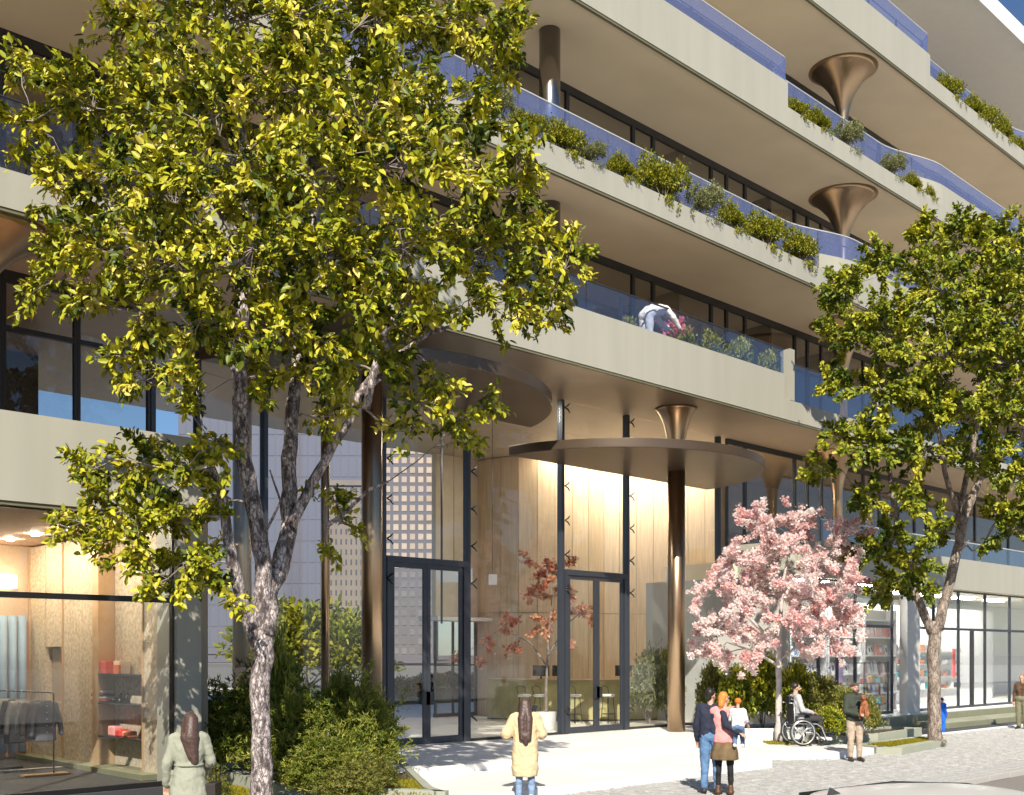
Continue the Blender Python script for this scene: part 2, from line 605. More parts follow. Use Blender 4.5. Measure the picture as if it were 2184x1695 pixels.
for k, z in enumerate(SB):
    if k < 4:
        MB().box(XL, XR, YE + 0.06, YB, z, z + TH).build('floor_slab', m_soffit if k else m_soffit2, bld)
        MB().box(XL, XR, YE, YE + 0.06, z, z + TH + 0.003).build('fascia', m_fascia, bld)
        MB().box(XL, XR, YE + 0.02, YE + 0.10, z - 0.055, z - 0.002).build('drip_edge', m_drip, bld)
        for a, b, la, lb in UP[k]:
            a2, b2 = max(XL, a - la * 0.55), min(XR, b + lb * 0.9)
            pts = [(x, y - 0.08) for x, y in path(k, a2, b2)]
            MB().ribbon(pts, z + TH + 0.003, z + TH + 0.70, 0.14).build('parapet', m_fascia, bld)
    else:
        MB().box(XL, XR, YE - 0.35, YB, z, z + 0.5).build('roof', m_roof, bld)
        MB().box(XL, 49.2, YE - 0.45, YE - 0.35, z - 0.03, z + 0.62).build('roof_edge', m_roof, bld)
        MB().box(49.2, XR, YE - 0.40, YE - 0.35, z - 0.03, z + 0.50).build('roof_edge', m_roof, bld)

# balustrades: one part per floor, every pane its own piece
for k in range(4):
    z = SB[k]
    mg = g_pale if k == 0 else g_blue
    zt = z + TH + 1.42
    x = 2.0 if k < 2 else 8.0
    x1 = 60.0
    rail = MB()
    pp = path(k, x, x1)
    rail.tube([(p[0], p[1] + 0.01, zt + 0.012) for p in pp], 0.022, 6)
    ro = rail.build('balustrade', m_rail if k else m_frame, bld)
    if k:
        ps = MB()
        ps.tube([(p[0], p[1] + 0.16, zt - 0.22) for p in pp], 0.02, 6)
        xx = x + .4
        while xx < x1:
            yy = line_y(k, xx) + 0.16
            ps.box(xx - .03, xx + .03, yy - .03, yy + .03, z + TH + .003, zt - .2)
            xx += 1.86
        ps.build('post', m_frame, ro)
    w = 1.55
    while x < x1:
        pts = path(k, x + 0.016, x + w - 0.016, 0.15)
        m = x + w / 2
        up = abs(line_y(k, m) - YU) < 0.12
        zb = z + TH + (0.705 if up else 0.02)
        MB().ribbon(pts, zb, zt - 0.004, 0.018).build('glass_pane', mg, ro)
        x += w
    if k == 0:                               # mirrored handrail posts behind the pale glass
        for xx in (17.9, 20.4, 23.6, 26.2):
            MB().box(xx, xx + 0.05, YU + 0.10, YU + 0.15, z + TH, zt - 0.03).build('post', m_frame, ro)
    # planting trough along the recessed stretches
    MB().box(12, 58, YE + 0.10, YE + 0.55, z + TH + 0.004, z + TH + 0.05).build('planting_bed', m_soil, bld) if k else None
MB().box(27.62, 27.86, YU - 0.075, YU + 0.25, SB[0] + TH + 0.02, SB[0] + TH + 1.48).build('end_post', m_fascia, bld)

# glazing of the upper floors
MU = [-12, -8.5, -5, -1.5, 2, 5, 7.0, 8.3, 9.7, 11.5, 14, 16.6, 17.5, 20.5, 21.3, 24, 24.9, 27.7, 28.5, 29.5, 32.4, 33.2, 34.1, 37, 38.2, 41, 42, 45, 46.5, 50, 54, 58, 63, 70, 78]
def window(x0, x1, z0, z1, y, head=0.20, jamb=0.055, transom=None, m=None, g=None, mull=0.09):
    f = MB()
    f.box(x0, x0 + jamb, y, y + mull, z0, z1).box(x1 - jamb, x1, y, y + mull, z0, z1)
    f.box(x0 + jamb, x1 - jamb, y, y + mull, z1 - head, z1).box(x0 + jamb, x1 - jamb, y, y + mull, z0, z0 + 0.08)
    if transom:
        f.box(x0 + jamb, x1 - jamb, y, y + mull, transom - 0.045, transom + 0.045)
    wo = f.build('window', m or m_frame, bld)
    if transom:
        MB().box(x0 + jamb, x1 - jamb, y + 0.035, y + 0.055, z0 + 0.08, transom - 0.045).build('pane', g or g_win, wo)
        MB().box(x0 + jamb, x1 - jamb, y + 0.035, y + 0.055, transom + 0.045, z1 - head).build('pane', g or g_win, wo)
    else:
        MB().box(x0 + jamb, x1 - jamb, y + 0.035, y + 0.055, z0 + 0.08, z1 - head).build('pane', g or g_win, wo)
    return wo
for k in range(4):
    z0, z1 = SB[k] + TH + 0.004, SB[k + 1] - 0.004
    for a, b in zip(MU[:-1], MU[1:]):
        if b < 10 and k > 1: continue
        window(a + 0.003, b - 0.003, z0, z1, YG)
    MB().box(XL, XR, 25.0, 25.15, z0, z1).build('back_wall', m_inner, bld)
    for xp in (4, 12.5, 19.6, 26.4, 31.2, 35.6, 40.5, 47, 55, 66):
        MB().box(xp, xp + 0.14, YG + 0.25, 24.99, z0, z1).build('partition', m_dark if int(xp) % 2 else m_inner, bld)

# mezzanine over the two shops
def mezz(x0, x1, rounded):
    if rounded:
        pts = [(x0 + 1.6 - 1.6 * math.cos(t), YE + 1.6 - 1.6 * math.sin(t)) for t in [math.pi / 2 * i / 10 for i in range(11)]] + [(x1, YE)]
        poly = pts + [(x1, 22.6), (x0, 22.6)]
        inner = [(p[0], p[1] + 0.07) for p in poly[:12]] + [(x1, 22.59), (x0 + .06, 22.59)]
        MB().prism(inner, 4.70, 5.27).build('floor_slab', m_soffit, bld)
        MB().ribbon([(x0, 19.7)] + pts, 4.69, 5.78, 0.065).build('fascia', m_fascia, bld)
    else:
        MB().box(x0, x1 - .07, YE + 0.07, 28, 4.70, 5.27).build('floor_slab', m_pink, bld)
        MB().ribbon([(x0, YE), (x1, YE), (x1, 19.7)], 4.69, 6.03, 0.065).build('fascia', m_fascia, bld)
        MB().box(x0, x1 - .2, YE + 0.03, YE + 0.13, 4.63, 4.688).build('drip_edge', m_drip, bld)
mezz(-14, 9.6, False)
mezz(28.9, 80, True)
for a, b in zip(MU[:-1], MU[1:]):
    if b <= 9.75:
        window(a + .003, b - .003, 5.28, 9.046, YG, transom=8.05)
    elif a >= 28.4:
        window(a + .003, b - .003, 5.28, 9.046, YG, head=0.16)
MB().box(XL, 9.6, 25.0, 25.1, 5.28, 9.04).build('back_wall', m_dark, bld)
MB().box(34, XR, 24.4, 24.5, 5.28, 9.04).build('back_wall', m_inner, bld)
mzr = MB().tube([(30.5 + i * 0.5, 17.75, 6.55) for i in range(40)], 0.022, 6).build('balustrade', m_rail, bld)
for i in range(12):
    MB().box(30.5 + i * 1.55 + .012, 30.5 + (i + 1) * 1.55 - .012, 17.74, 17.758, 5.80, 6.53).build('glass_pane', g_pale, mzr)

# columns
def column(x, y, z0, z1, r, capital=None, n=40, m=None):
    prof = [(r, 0)]
    if capital:
        h, R = capital
        zt = z1 - z0
        prof.append((r, zt - h))
        for i in range(1, 15):
            t = i / 14
            prof.append((r + (R - r) * (t ** 2.4), zt - h + h * (1 - (1 - t) ** 1.15)))
    else:
        prof += [(r, z1 - z0)]
    return MB().lathe(prof, (x, y, z0), n).build('column', m or m_bronze, bld)
for z0, z1 in ((SB[0] + TH, SB[1]), (SB[1] + TH, SB[2])):
    column(19.15, 18.4, z0 + .003, z1 - .003, 0.255, m=m_silver)
for z0, z1 in ((SB[0] + TH, SB[1]), (SB[1] + TH, SB[2]), (SB[2] + TH, SB[3]), (SB[3] + TH, SB[4])):
    column(33.0, 18.4, z0 + .003, z1 - .003, 0.14, (2.05, 1.1))
column(33.0, 18.6, 5.275, 9.047, 0.16, (1.6, 0.8))
column(6.0, 18.4, 5.275, 9.047, 0.17, (1.5, 1.25))
column(24.1, 18.4, 0.302, 7.335, 0.235)
column(24.1, 18.4, 7.574, 9.047, 0.225, (1.40, 0.57))
column(13.85, 18.4, 0.302, 9.047, 0.215)
column(13.25, 19.2, 0.302, 9.047, 0.09)
column(12.3, 20.9, 0.302, 9.047, 0.20)
for cx, cy_, r, z0, z1 in ((23.25, 20.0, 4.15, 7.34, 7.57), (15.28, 21.35, 4.87, 8.14, 8.40)):
    h = math.asin((YG - 0.03 - cy_) / r)              # the disc butts against the glass wall
    a0, a1 = math.pi - h, 2 * math.pi + h
    poly = [(cx + r * math.cos(a0 + (a1 - a0) * i / 110), cy_ + r * math.sin(a0 + (a1 - a0) * i / 110)) for i in range(111)]
    bevel(MB().prism(poly, z0, z1).build('canopy_disc', m_disc, bld), 0.015, 2)

# lobby glass wall: mullions with clips, panes, two pairs of doors
LM = [9.75, 10.7, 12.2, 13.7, 15.25, 17.8, 21.1, 23.75, 26.0, 28.1]
for i, x in enumerate(LM):
    mo = MB().box(x - 0.045, x + 0.045, YG - 0.02, YG + 0.16, 0.302, 9.046).build('mullion', m_steel, bld)
    if 15 < x < 27:
        for zc in (0.9, 4.1, 5.0, 5.9, 6.8, 8.85):
            c = MB()
            for s in (-1, 1):
                c.tube([(x + 0.05, YG - 0.03, zc), (x + 0.12, YG - 0.07, zc + s * 0.05), (x + 0.21, YG - 0.05, zc + s * 0.12)], [0.018, 0.020, 0.016], 6)
            c.build('clip', m_black, mo)
    if i + 1 < len(LM):
        x2 = LM[i + 1]
        door = abs(x - 15.25) < .01 or abs(x - 21.1) < .01
        MB().box(x + 0.056, x2 - 0.056, YG + 0.05, YG + 0.075, 4.62 if door else 0.36, 9.045).build('pane', g_clear, bld)
        if not door:
            MB().box(x + 0.056, x2 - 0.056, YG + 0.02, YG + 0.11, 0.302, 0.36).build('sill', m_frame, bld)
def doors(x0, x1, split, zt, m):
    f = MB()
    w = 0.13
    f.box(x0 + .056, x0 + .056 + w, YG - 0.04, YG + 0.12, 0.302, zt).box(x1 - .056 - w, x1 - .056, YG - 0.04, YG + 0.12, 0.302, zt)
    f.box(x0 + .056, x1 - .056, YG - 0.04, YG + 0.12, zt + 0.002, zt + 0.14)
    d = f.build('entrance_door', m, bld)
    for a, b, hs in ((x0 + .056 + w + .004, split - .004, 1), (split + .004, x1 - .056 - w - .004, -1)):
        lf = MB()
        t = 0.10
        lf.box(a, a + t, YG, YG + 0.06, 0.31, zt - .006).box(b - t, b, YG, YG + 0.06, 0.31, zt - .006)
        lf.box(a + t, b - t, YG, YG + 0.06, 0.31, 0.31 + 0.16).box(a + t, b - t, YG, YG + 0.06, zt - 0.11, zt - .006)
        lf.build('door_leaf', m, d)
        MB().box(a + t, b - t, YG + 0.02, YG + 0.04, 0.47, zt - 0.11).build('pane', g_clear, d)
        hx = b - t if hs > 0 else a
        MB().box(hx - 0.07, hx + t + 0.05, YG - 0.055, YG - 0.003, 1.22, 1.52).build('handle', m_frame, d)
doors(15.25, 17.8, 16.5, 4.48, m_steel)
doors(21.1, 23.75, 22.45, 4.48, m_steel)

# lobby interior
MB().box(23.7, 25.62, 28.0, 28.2, 3.66, 9.04).build('lobby_rear_wall', mat('peach_wall', (0.66, 0.55, 0.42), 0.7), bld)
MB().box(23.2, 26.4, 27.3, 28.3, 3.50, 3.62).build('door_canopy', m_white, bld)
rw = MB()
for xx in (23.72, 24.5, 25.55):
    rw.box(xx, xx + 0.06, 28.05, 28.13, 0.302, 3.49)
rw.box(23.7, 25.62, 28.04, 28.14, 0.302, 0.42).box(23.7, 25.62, 28.04, 28.14, 2.0, 2.05)
rwo = rw.build('rear_door', m_frame, bld)
MB().box(23.78, 25.55, 28.08, 28.10, 0.42, 3.49).build('pane', g_win, rwo)
WP = [(25.62, 28.2), (25.55, 27.3), (25.9, 26.5), (26.6, 25.85), (27.5, 25.45), (28.5, 25.15), (29.5, 24.85), (30.6, 24.2), (31.6, 23.5), (32.6, 22.9)]
def resample(pts, step):
    pts = [Vector((p[0], p[1], 0)) for p in pts]
    cum = [0]
    for a, b in zip(pts[:-1], pts[1:]): cum.append(cum[-1] + (b - a).length)
    n = int(round(cum[-1] / step))
    out = []
    for i in range(n + 1):
        s = cum[-1] * i / n
        j = min(len(pts) - 2, max(0, next((q for q in range(len(cum) - 1) if cum[q + 1] >= s - 1e-9), len(cum) - 2)))
        t = (s - cum[j]) / (cum[j + 1] - cum[j])
        out.append(pts[j].lerp(pts[j + 1], t))
    return out
lw = MB().ribbon([(p.x + .12, p.y + .12) for p in resample(WP, 0.4)], 0.302, 9.04, -0.05).build('lobby_wall', m_inner, bld)
wp = resample(WP, 0.62)
for a, b in zip(wp[:-1], wp[1:]):
    d = (b - a).normalized()
    for z0, z1 in ((0.32, 3.78), (3.80, 9.02)):
        MB().ribbon([(a + d * .008)[:2], (b - d * .008)[:2]], z0, z1, 0.05).build('wood_panel', m_wood, lw)

# reception counter
cp = resample([P(1040, 1500, 35.8)[:2], P(1130, 1500, 34.9)[:2], P(1240, 1500, 34.6)[:2], P(1350, 1500, 34.9)[:2], P(1450, 1500, 35.8)[:2]], 0.3)
cnt = thing('reception_counter', (cp[0].x, cp[0].y, 0.3), 'long curved olive reception counter with a pale top inside the glass lobby', 'counter')
MB().ribbon([p[:2] for p in cp], 0.34, 1.54, 0.55).build('front', mat('counter_olive', (0.46, 0.40, 0.19), 0.6, var=0.15, scale=2), cnt)
MB().ribbon([(p.x - .05, p.y - .08) for p in cp], 1.543, 1.60, 0.70).build('top', mat('counter_top', (0.42, 0.33, 0.2), 0.35), cnt)
MB().ribbon([(p.x + .02, p.y + .04) for p in cp], 0.30, 0.338, 0.45).build('base', m_frame, cnt)

# shop on the left: cork side wall, fluted back, dark floor
MB().prism([(-14, 17.15), (9.55, 17.15), (9.55, 27.9), (-14, 27.9)], 0.0, 0.20).build('shop_floor', m_asph, bld)
MB().prism([(-14, 22.05), (9.05, 21.55), (9.05, 21.65), (-14, 22.15)], 0.20, 0.205).build('floor_line', m_line, bld)
cw = MB().box(9.36, 9.60, 17.45, 24.09, 0.205, 4.69).build('shop_wall', m_inner, bld)
CY = [17.55, 17.95, 18.77, 20.56, 20.85, 22.31, 23.2, 24.05]
for i, (a, b) in enumerate(zip(CY[:-1], CY[1:])):
    if i == 2:                              # shelf bay, recessed
        MB().box(9.34, 9.358, a + .02, b - .02, 0.30, 4.66).build('cork_panel', m_cork, cw)
        for zs in (0.86, 1.48, 2.03):
            MB().box(9.00, 9.338, a + .02, b - .02, zs - .03, zs).build('shelf', m_frame, cw)
    elif i == 3:
        MB().box(9.02, 9.358, a + .01, b - .01, 0.22, 4.66).build('trim_post', m_trim, cw)
    elif i == 5:                            # niche bay
        MB().box(9.06, 9.358, a + .02, b - .02, 0.22, 1.42).build('cork_panel', m_cork, cw)
        MB().box(9.06, 9.358, a + .02, b - .02, 2.55, 4.66).build('cork_panel', m_cork, cw)
        MB().box(9.19, 9.21, a + .02, b - .02, 1.43, 2.54).build('niche_back', m_inner, cw)
    else:
        MB().box(9.06, 9.358, a + .02, b - .02, 0.22, 4.66).build('cork_panel', m_cork, cw)
    if i in (0, 1, 4, 6):
        MB().box(9.03, 9.30, b - .018, b + .018, 0.22, 4.66).build('trim_strip', m_trim, cw)
MB().box(8.75, 9.34, 18.2, 24.05, 0.203, 0.30).build('wall_plinth', m_olive, bld)
MB().box(-14, 9.35, 24.1, 24.3, 0.205, 4.69).build('shop_back_wall', mat('peach_back', (0.50, 0.37, 0.27), 0.7), bld)
sl = MB().box(4.5, 9.0, 23.98, 24.09, 0.25, 3.1).build('fluted_screen', mat('screen_rail', (0.5, 0.26, 0.15), 0.6), bld)
m_slb = mat('slat_blue', (0.27, 0.38, 0.50), 0.6)
m_slp = mat('slat_peach', (0.62, 0.42, 0.29), 0.6)
for i in range(22):
    xx = 4.55 + i * 0.2
    MB().lathe([(0.085, 0), (0.085, 2.85)], (xx + 0.1, 23.92, 0.35), 10).build('slat', m_slb if (i > 13 or i % 3 == 1) else m_slp, sl)
MB().box(6.6, 8.72, 23.85, 24.09, 3.78, 4.05).build('light_box', mat('lit_panel', (1.0, 0.80, 0.52), 0.5, emit=6.0), bld)
for yy in (18.9, 20.2, 21.5, 22.8):
    MB().lathe([(0.075, 0), (0.075, 0.03)], (8.2, yy, 4.665), 12).build('downlight', mat('lit_lamp', (1.0, 0.84, 0.62), 0.5, emit=640.0), bld)
SX = [-12, -8, -4, 0, 3.2, 5.9, 8.87]
for a, b in zip(SX[:-1], SX[1:]):
    window(a + .003, b - .003, 0.203, 4.685, 17.25, head=0.07, jamb=0.045, transom=3.30, m=m_black, g=g_clear)
MB().box(8.885, 9.34, 17.20, 17.9, 0.0, 4.685).build('pier', m_fascia, bld)

# shop on the right: white, full of goods
MB().box(28.14, 80, 17.0, 22.5, 0.0, 0.44).build('shop_floor', m_white, bld)
MB().box(28.0, 28.13, 17.40, 22.6, 0.0, 4.69).build('side_wall', m_greyw, bld)
MB().box(28.14, 80, 22.3, 22.45, 0.445, 4.69).build('shop_back_wall', m_white, bld)
MB().box(34.85, 35.75, 17.1, 17.38, 0.0, 4.685).build('pier', m_greyw, bld)
MB().box(30, 48, 16.75, 16.94, 0.0, 0.40).build('plinth', m_olive, bld)
RS = [28.2, 29.9, 31.0, 32.1, 34.57]
for a, b in zip(RS[:-1], RS[1:]):
    window(a + .003, b - .003, 0.445, 4.685, 17.45, head=0.05, jamb=0.03, transom=3.30, m=m_steel, g=g_clear)
RS = [35.83, 37.6, 39.6, 41.9, 44.2, 47, 51, 56]
for a, b in zip(RS[:-1], RS[1:]):
    w_ = window(a + .003, b - .003, 0.445, 4.685, 17.45, head=0.05, jamb=0.035, transom=3.30, m=m_steel if a != 39.6 else m_frame, g=g_clear)
    if a == 39.6:
        MB().box(40.7, 40.78, 17.42, 17.56, 0.5, 3.25).build('door_stile', m_frame, w_)
m_lamp2 = mat('lit_panel_white', (1.0, 0.96, 0.90), 0.5, emit=60.0)
for xx in (29.6, 32.6, 37.6, 40.6, 43.6, 46.6):
    ly = 17.75 if xx < 37 else 19.2
    MB().box(xx, xx + 1.4, ly, ly + .35, 4.63, 4.66).build('ceiling_glow_panel', m_lamp2, bld)
# added warm glowing strip along the oak wall head, brightens the lobby
m_fill_strip = mat('fill_glow_warm', (1.0, 0.86, 0.66), 0.5, emit=26.0)
for a, b in zip(wp[4:-1], wp[5:]):
    d = (b - a).normalized(); n = Vector((d.y, -d.x, 0)) * 0.55
    MB().ribbon([(a + n)[:2], (b + n)[:2]], 8.96, 9.02, 0.16).build('fill_strip', m_fill_strip, bld)

m_fill_panel = mat('fill_glow_lobby', (1.0, 0.92, 0.80), 0.5, emit=14.0)  # glowing panels added out of sight above the disc to brighten the oak wall
for a, b in zip(wp[5:-2], wp[6:-1]):
    d = (b - a).normalized(); n = Vector((d.y, -d.x, 0))
    q = [a + n * .75 + d * .03, a + n * 1.75 + d * .03, b + n * 1.75 - d * .03, b + n * .75 - d * .03]
    MB().prism([(p.x, p.y) for p in q], 9.0, 9.03).build('ceiling_glow_panel', m_fill_panel, bld)
MB().box(18.0, 20.4, 20.3, 21.6, 9.0, 9.03).build('ceiling_glow_panel', m_fill_panel, bld)  # another added panel, hidden by the upper disc, brightens the lobby
# ------------------------------------------------------------------ trees
SUNW = 0.75                                  # leaves turn towards the light
m_bark1 = bark_mat('plane_bark', (0.10, 0.075, 0.075), (0.62, 0.53, 0.51), 9.0, (0.42, 0.54))
m_bark2 = bark_mat('ridged_bark', (0.13, 0.095, 0.075), (0.50, 0.41, 0.34), 8.0, (0.36, 0.62))
m_twig = mat('twig_bark', (0.27, 0.22, 0.20), 0.85, var=0.35, scale=14)
m_leaf1 = leaf_mat('golden_green_leaf', [(0.035, 0.06, 0.005), (0.13, 0.16, 0.009), (0.345, 0.345, 0.014), (0.53, 0.465, 0.022), (0.66, 0.55, 0.14)], trans=0.09)
m_leaf2 = leaf_mat('fresh_green_leaf', [(0.04, 0.07, 0.006), (0.14, 0.18, 0.011), (0.34, 0.34, 0.018), (0.54, 0.49, 0.045)], trans=0.16)
m_stemw = mat('pale_stem', (0.50, 0.45, 0.42), 0.8, var=0.2, scale=10, bump=0.3)
m_bloss = leaf_mat('blossom_petal', [(0.80, 0.32, 0.31), (0.88, 0.52, 0.50), (0.91, 0.71, 0.69), (0.93, 0.86, 0.83)], trans=0.5, rough=0.6)

def tree(root, limbs, clumps, n_leaf, leaf, mleaf, mbark, twigs_per, rs, single=0, droop=0.25, width=0.62, shape=None, faces=None, up=0.45, crown_kind='crown', shell=0.75, tint=0.45, pom=0):
    """limbs: [[(point, radius)...]...]; clumps: [(centre, radius)...]"""
    r = random.Random(rs)
    g = np.random.default_rng(rs)
    tb = MB()
    nodes = []
    for i, lb in enumerate(limbs):
        # smooth the traced line
        pts, rad = [], []
        for (p, ra), (q, rb) in zip(lb[:-1], lb[1:]):
            for t in (0, .33, .66):
                pts.append(p.lerp(q, t) + Vector((r.gauss(0, 1), r.gauss(0, 1), 0)) * ra * 0.10)
                rad.append((ra + (rb - ra) * t) * r.uniform(0.95, 1.06) * (1.0 if i == 0 else 1.16))
        pts.append(lb[-1][0]); rad.append(lb[-1][1])
        tb.tube(pts, rad, 14 if i == 0 else 9)
        for p, ra in zip(pts, rad):
            nodes.append((p, ra))
    tb.build('trunk', mbark, root)
    bb = MB()
    NP = np.array([tuple(n[0]) for n in nodes])
    tot = sum(c[1] ** 2 for c in clumps)
    pos, ax, nr, sz, tn = [], [], [], [], []
    cc = np.array([tuple(c[0]) for c in clumps]).mean(0)
    def near(ca):
        return np.linalg.norm(NP - ca, axis=1) + 0.6 * np.maximum(0, NP[:, 2] - ca[2])
    for c, cr in sorted(clumps, key=lambda q: near(np.array(tuple(q[0]))).min()):
        ca = np.array(tuple(c))
        dd = near(ca)
        j = int(np.argmin(dd))
        src, srad = nodes[j]
        Lb = (c - src).length
        r0 = min(srad * 0.7, 0.018 + 0.012 * Lb)
        bp = wander(src, c, max(3, int(Lb / 0.35)), 0.16, r)
        bb.tube(bp, [r0 + (0.008 - r0) * i / (len(bp) - 1) for i in range(len(bp))], 5, cap=False)
        for i, q in enumerate(bp[1:-1]):
            nodes.append((q, r0 * 0.8))
        NP = np.array([tuple(n[0]) for n in nodes])
        nt = max(5, int(twigs_per * (cr / 0.7) ** 2))
        nl = int(n_leaf * cr * cr / tot)
        per = max(4, nl // nt)
        dirs = unit(g.normal(size=(nt, 3)) + np.array([0, 0, 0.25]) + 0.35 * unit((ca - cc)[None]))
        for d in dirs:
            L = cr * (0.45 + 0.85 * g.random())
            s = Vector(bp[r.randrange(len(bp) // 2, len(bp))])
            e = Vector(ca + d * L) + Vector((0, 0, -droop * L * 0.35))
            tw = wander(s, e, 4, 0.12, r)
            bb.tube(tw, [0.009, 0.007, 0.006, 0.005, 0.003], 3, cap=False)
            ts = 0.30 + 0.72 * g.random(per) ** shell
            if pom: ts = g.choice(0.25 + 0.8 * g.random(pom), per) + g.normal(0, .03, per)
            T = np.array([tuple(q) for q in tw])
            f = np.clip(ts, 0, 0.999) * (len(T) - 1)
            k = f.astype(int); w = (f - k)[:, None]
            q = T[k] * (1 - w) + T[k + 1] * w + (ts > 1)[:, None] * d[None] * 0.03
            q = q + g.normal(0, 0.035, q.shape) + rand_dirs(per) * 0.05 * g.random((per, 1))
            a = unit(d[None] * 0.7 + g.normal(0, 0.65, (per, 3)) + np.array([0, 0, -droop]))
            n = unit(np.array([0, 0, up]) + SUNW * (-np.array(tuple(sd)))[None] + 0.35 * unit((ca - cc)[None]) + g.normal(0, 0.48, (per, 3)))
            pos.append(q); ax.append(a); nr.append(n)
            sz.append(leaf * g.uniform(0.6, 1.25, per))
            base = g.normal(tint, 0.16)
            tn.append(np.clip(base + g.normal(0, 0.20, per), 0, 1))
    bb.build('branches', m_twig, root)
    pos, ax, nr, sz, tn = map(np.concatenate, (pos, ax, nr, sz, tn))
    o = off(root)
    keep = np.ones(len(pos), bool)
    if single:
        dcam = np.linalg.norm(pos - np.array([0, 0, 2.4]), axis=1) - 14 * sz
        zpx = pos[:, 2]
        dd = np.where(zpx < 11.6, dcam, 1e9)
        idx = np.argsort(dd)[: single * 6]
        idx = g.choice(idx, single, replace=False)
        keep[idx] = False
        one = leaves_mesh('leaf', np.zeros((1, 3)), np.array([[0, 1.0, 0]]), np.array([[0, 0, 1.0]]), [1.0], width, mleaf, [0.6], shape, faces)
        variants = [one]
        for t in (0.3, 0.45, 0.8):
            v = one.copy()
            v.attributes['tint'].data.foreach_set('value', np.full(len(v.vertices), t, np.float32))
            variants.append(v)
        for i in idx:
            a = Vector(ax[i]).normalized(); n = Vector(nr[i]); n = (n - a * n.dot(a)).normalized()
            s = a.cross(n)
            M = Matrix(((s.x, a.x, n.x), (s.y, a.y, n.y), (s.z, a.z, n.z)))
            l = bpy.data.objects.new('leaf', variants[r.randrange(4)])
            COL.objects.link(l)
            l.parent = root
            l.location = Vector(pos[i]) - o
            l.rotation_euler = M.to_euler()
            l.scale = (sz[i] * 1.1,) * 3
    me = leaves_mesh(crown_kind, pos[keep] - np.array(tuple(o)), ax[keep], nr[keep], sz[keep], width, mleaf, tn[keep], shape, faces)
    tag(link_mesh(crown_kind, me, root), kind='stuff')

def S(x, y, d, r=None, ox=0, oy=0, k=1.0):
    """source-sheet point (3236 wide)"""
    return P((ox + x * k) * 0.67491, (oy + y * k) * 0.67491, d)
K = 1080 / 2179
def limb(seq, ox, oy, d0, d1, r0, r1):
    n = len(seq)
    return [(S(x, y, d0 + (d1 - d0) * i / (n - 1), ox=ox, oy=oy, k=K), r0 + (r1 - r0) * i / (n - 1)) for i, (x, y) in enumerate(seq)]

def clump_px(lst, d0, cx, cy_, R, seed, scale=1.0):
    g = random.Random(seed)
    out = []
    for it in lst:
        x, y, rr = it[:3]
        rm = rr * d0 / FV * scale
        rho = min(0.97, math.hypot(x - cx, y - cy_) / R)
        dep = R * d0 / FV * math.sqrt(1 - rho * rho)
        if len(it) > 3:
            ds = [it[3]]
        elif dep > 1.4 * rm:
            ds = [-dep * g.uniform(.55, .8), dep * g.uniform(-.05, .35)]
        else:
            ds = [g.uniform(-.4, .3) * dep]
        for q in ds:
            out.append((P(x, y, d0 + q), rm))
    return out

D1 = 16.3
b1 = P(556, 1700, D1); b1.z = 0.12
T1 = thing('street_tree', b1, 'big golden-green tree with pale mottled trunk left of the entrance', 'tree')
fork = P(561, 1345, D1)
L1 = [
    [(b1 + Vector((0, 0, -.05)), .215), (P(556, 1690, D1), .165), (P(556, 1600, D1), .148), (P(556, 1480, D1), .142), (P(558, 1400, D1), .150), (P(562, 1350, D1), .165), (P(563, 1315, D1), .15)],
    limb([(1640, 720), (1590, 600), (1535, 430), (1460, 110), (1425, -180), (1360, -380), (1190, -350 - 20)], 0, 1672, D1, D1 - 1.0, .105, .03),
    limb([(1665, 690), (1680, 300), (1645, 10), (1600, -250), (1535, -500), (1530, -800), (1525, -1060), (1540, -1350), (1565, -1640)], 0, 1672, D1, D1 - .3, .115, .085),
    limb([(1690, 680), (1710, 420), (1790, 240), (1840, 10), (1835, -150), (1845, -450), (1860, -700), (1885, -1000), (1935, -1400), (1980, -1690)], 0, 1672, D1, D1 + .9, .135, .07),
    limb([(1850, -20), (1960, -230), (2060, -420), (2140, -560), (2230, -690), (2290, -860), (2420, -960)], 0, 1672, D1 + .2, D1 + .5, .075, .04),
    limb([(2330, 920), (2385, 680), (2450, 440), (2530, 300), (2620, 130)], 0, 836 - 300 * 0, D1 + .4, D1 + .2, .06, .02),
    limb([(2290, 810), (2390, 690), (2560, 560), (2720, 450), (2960, 360)], 0, 836, D1 + .5, D1 + .1, .05, .02),
    limb([(1565, 30), (1560, -300), (1555, -760), (1480, -1150), (1460, -1400)], 0, 836, D1 - .3, D1 - 1.2, .08, .03),
    limb([(1980, -30), (2000, -500), (1950, -900), (2000, -1300), (2080, -1650)], 0, 836, D1 + .9, D1 + 1.2, .07, .03),
    limb([(1530, 520), (1420, 420), (1260, 300), (1080, 190), (900, 100)], 0, 836, D1 - .4, D1 - 1.6, .055, .02),
    limb([(1550, -100), (1350, -420), (1150, -640), (800, -900), (500, -1010)], 0, 836, D1 - .5, D1 - 2.0, .05, .02),
    limb([(1800, 500), (1700, 330), (1620, 150), (1560, -200)], 0, 836, D1 + .6, D1, .05, .03),
    limb([(1660, 760), (1790, 500), (1720, 300)], 0, 836 + 500, D1 + .1, D1 - .2, .02, .01),
    limb([(2080, 420), (2200, 330), (2360, 180), (2480, 130)], 0, 836 + 620, D1 + .3, D1 + .1, .03, .015),
]
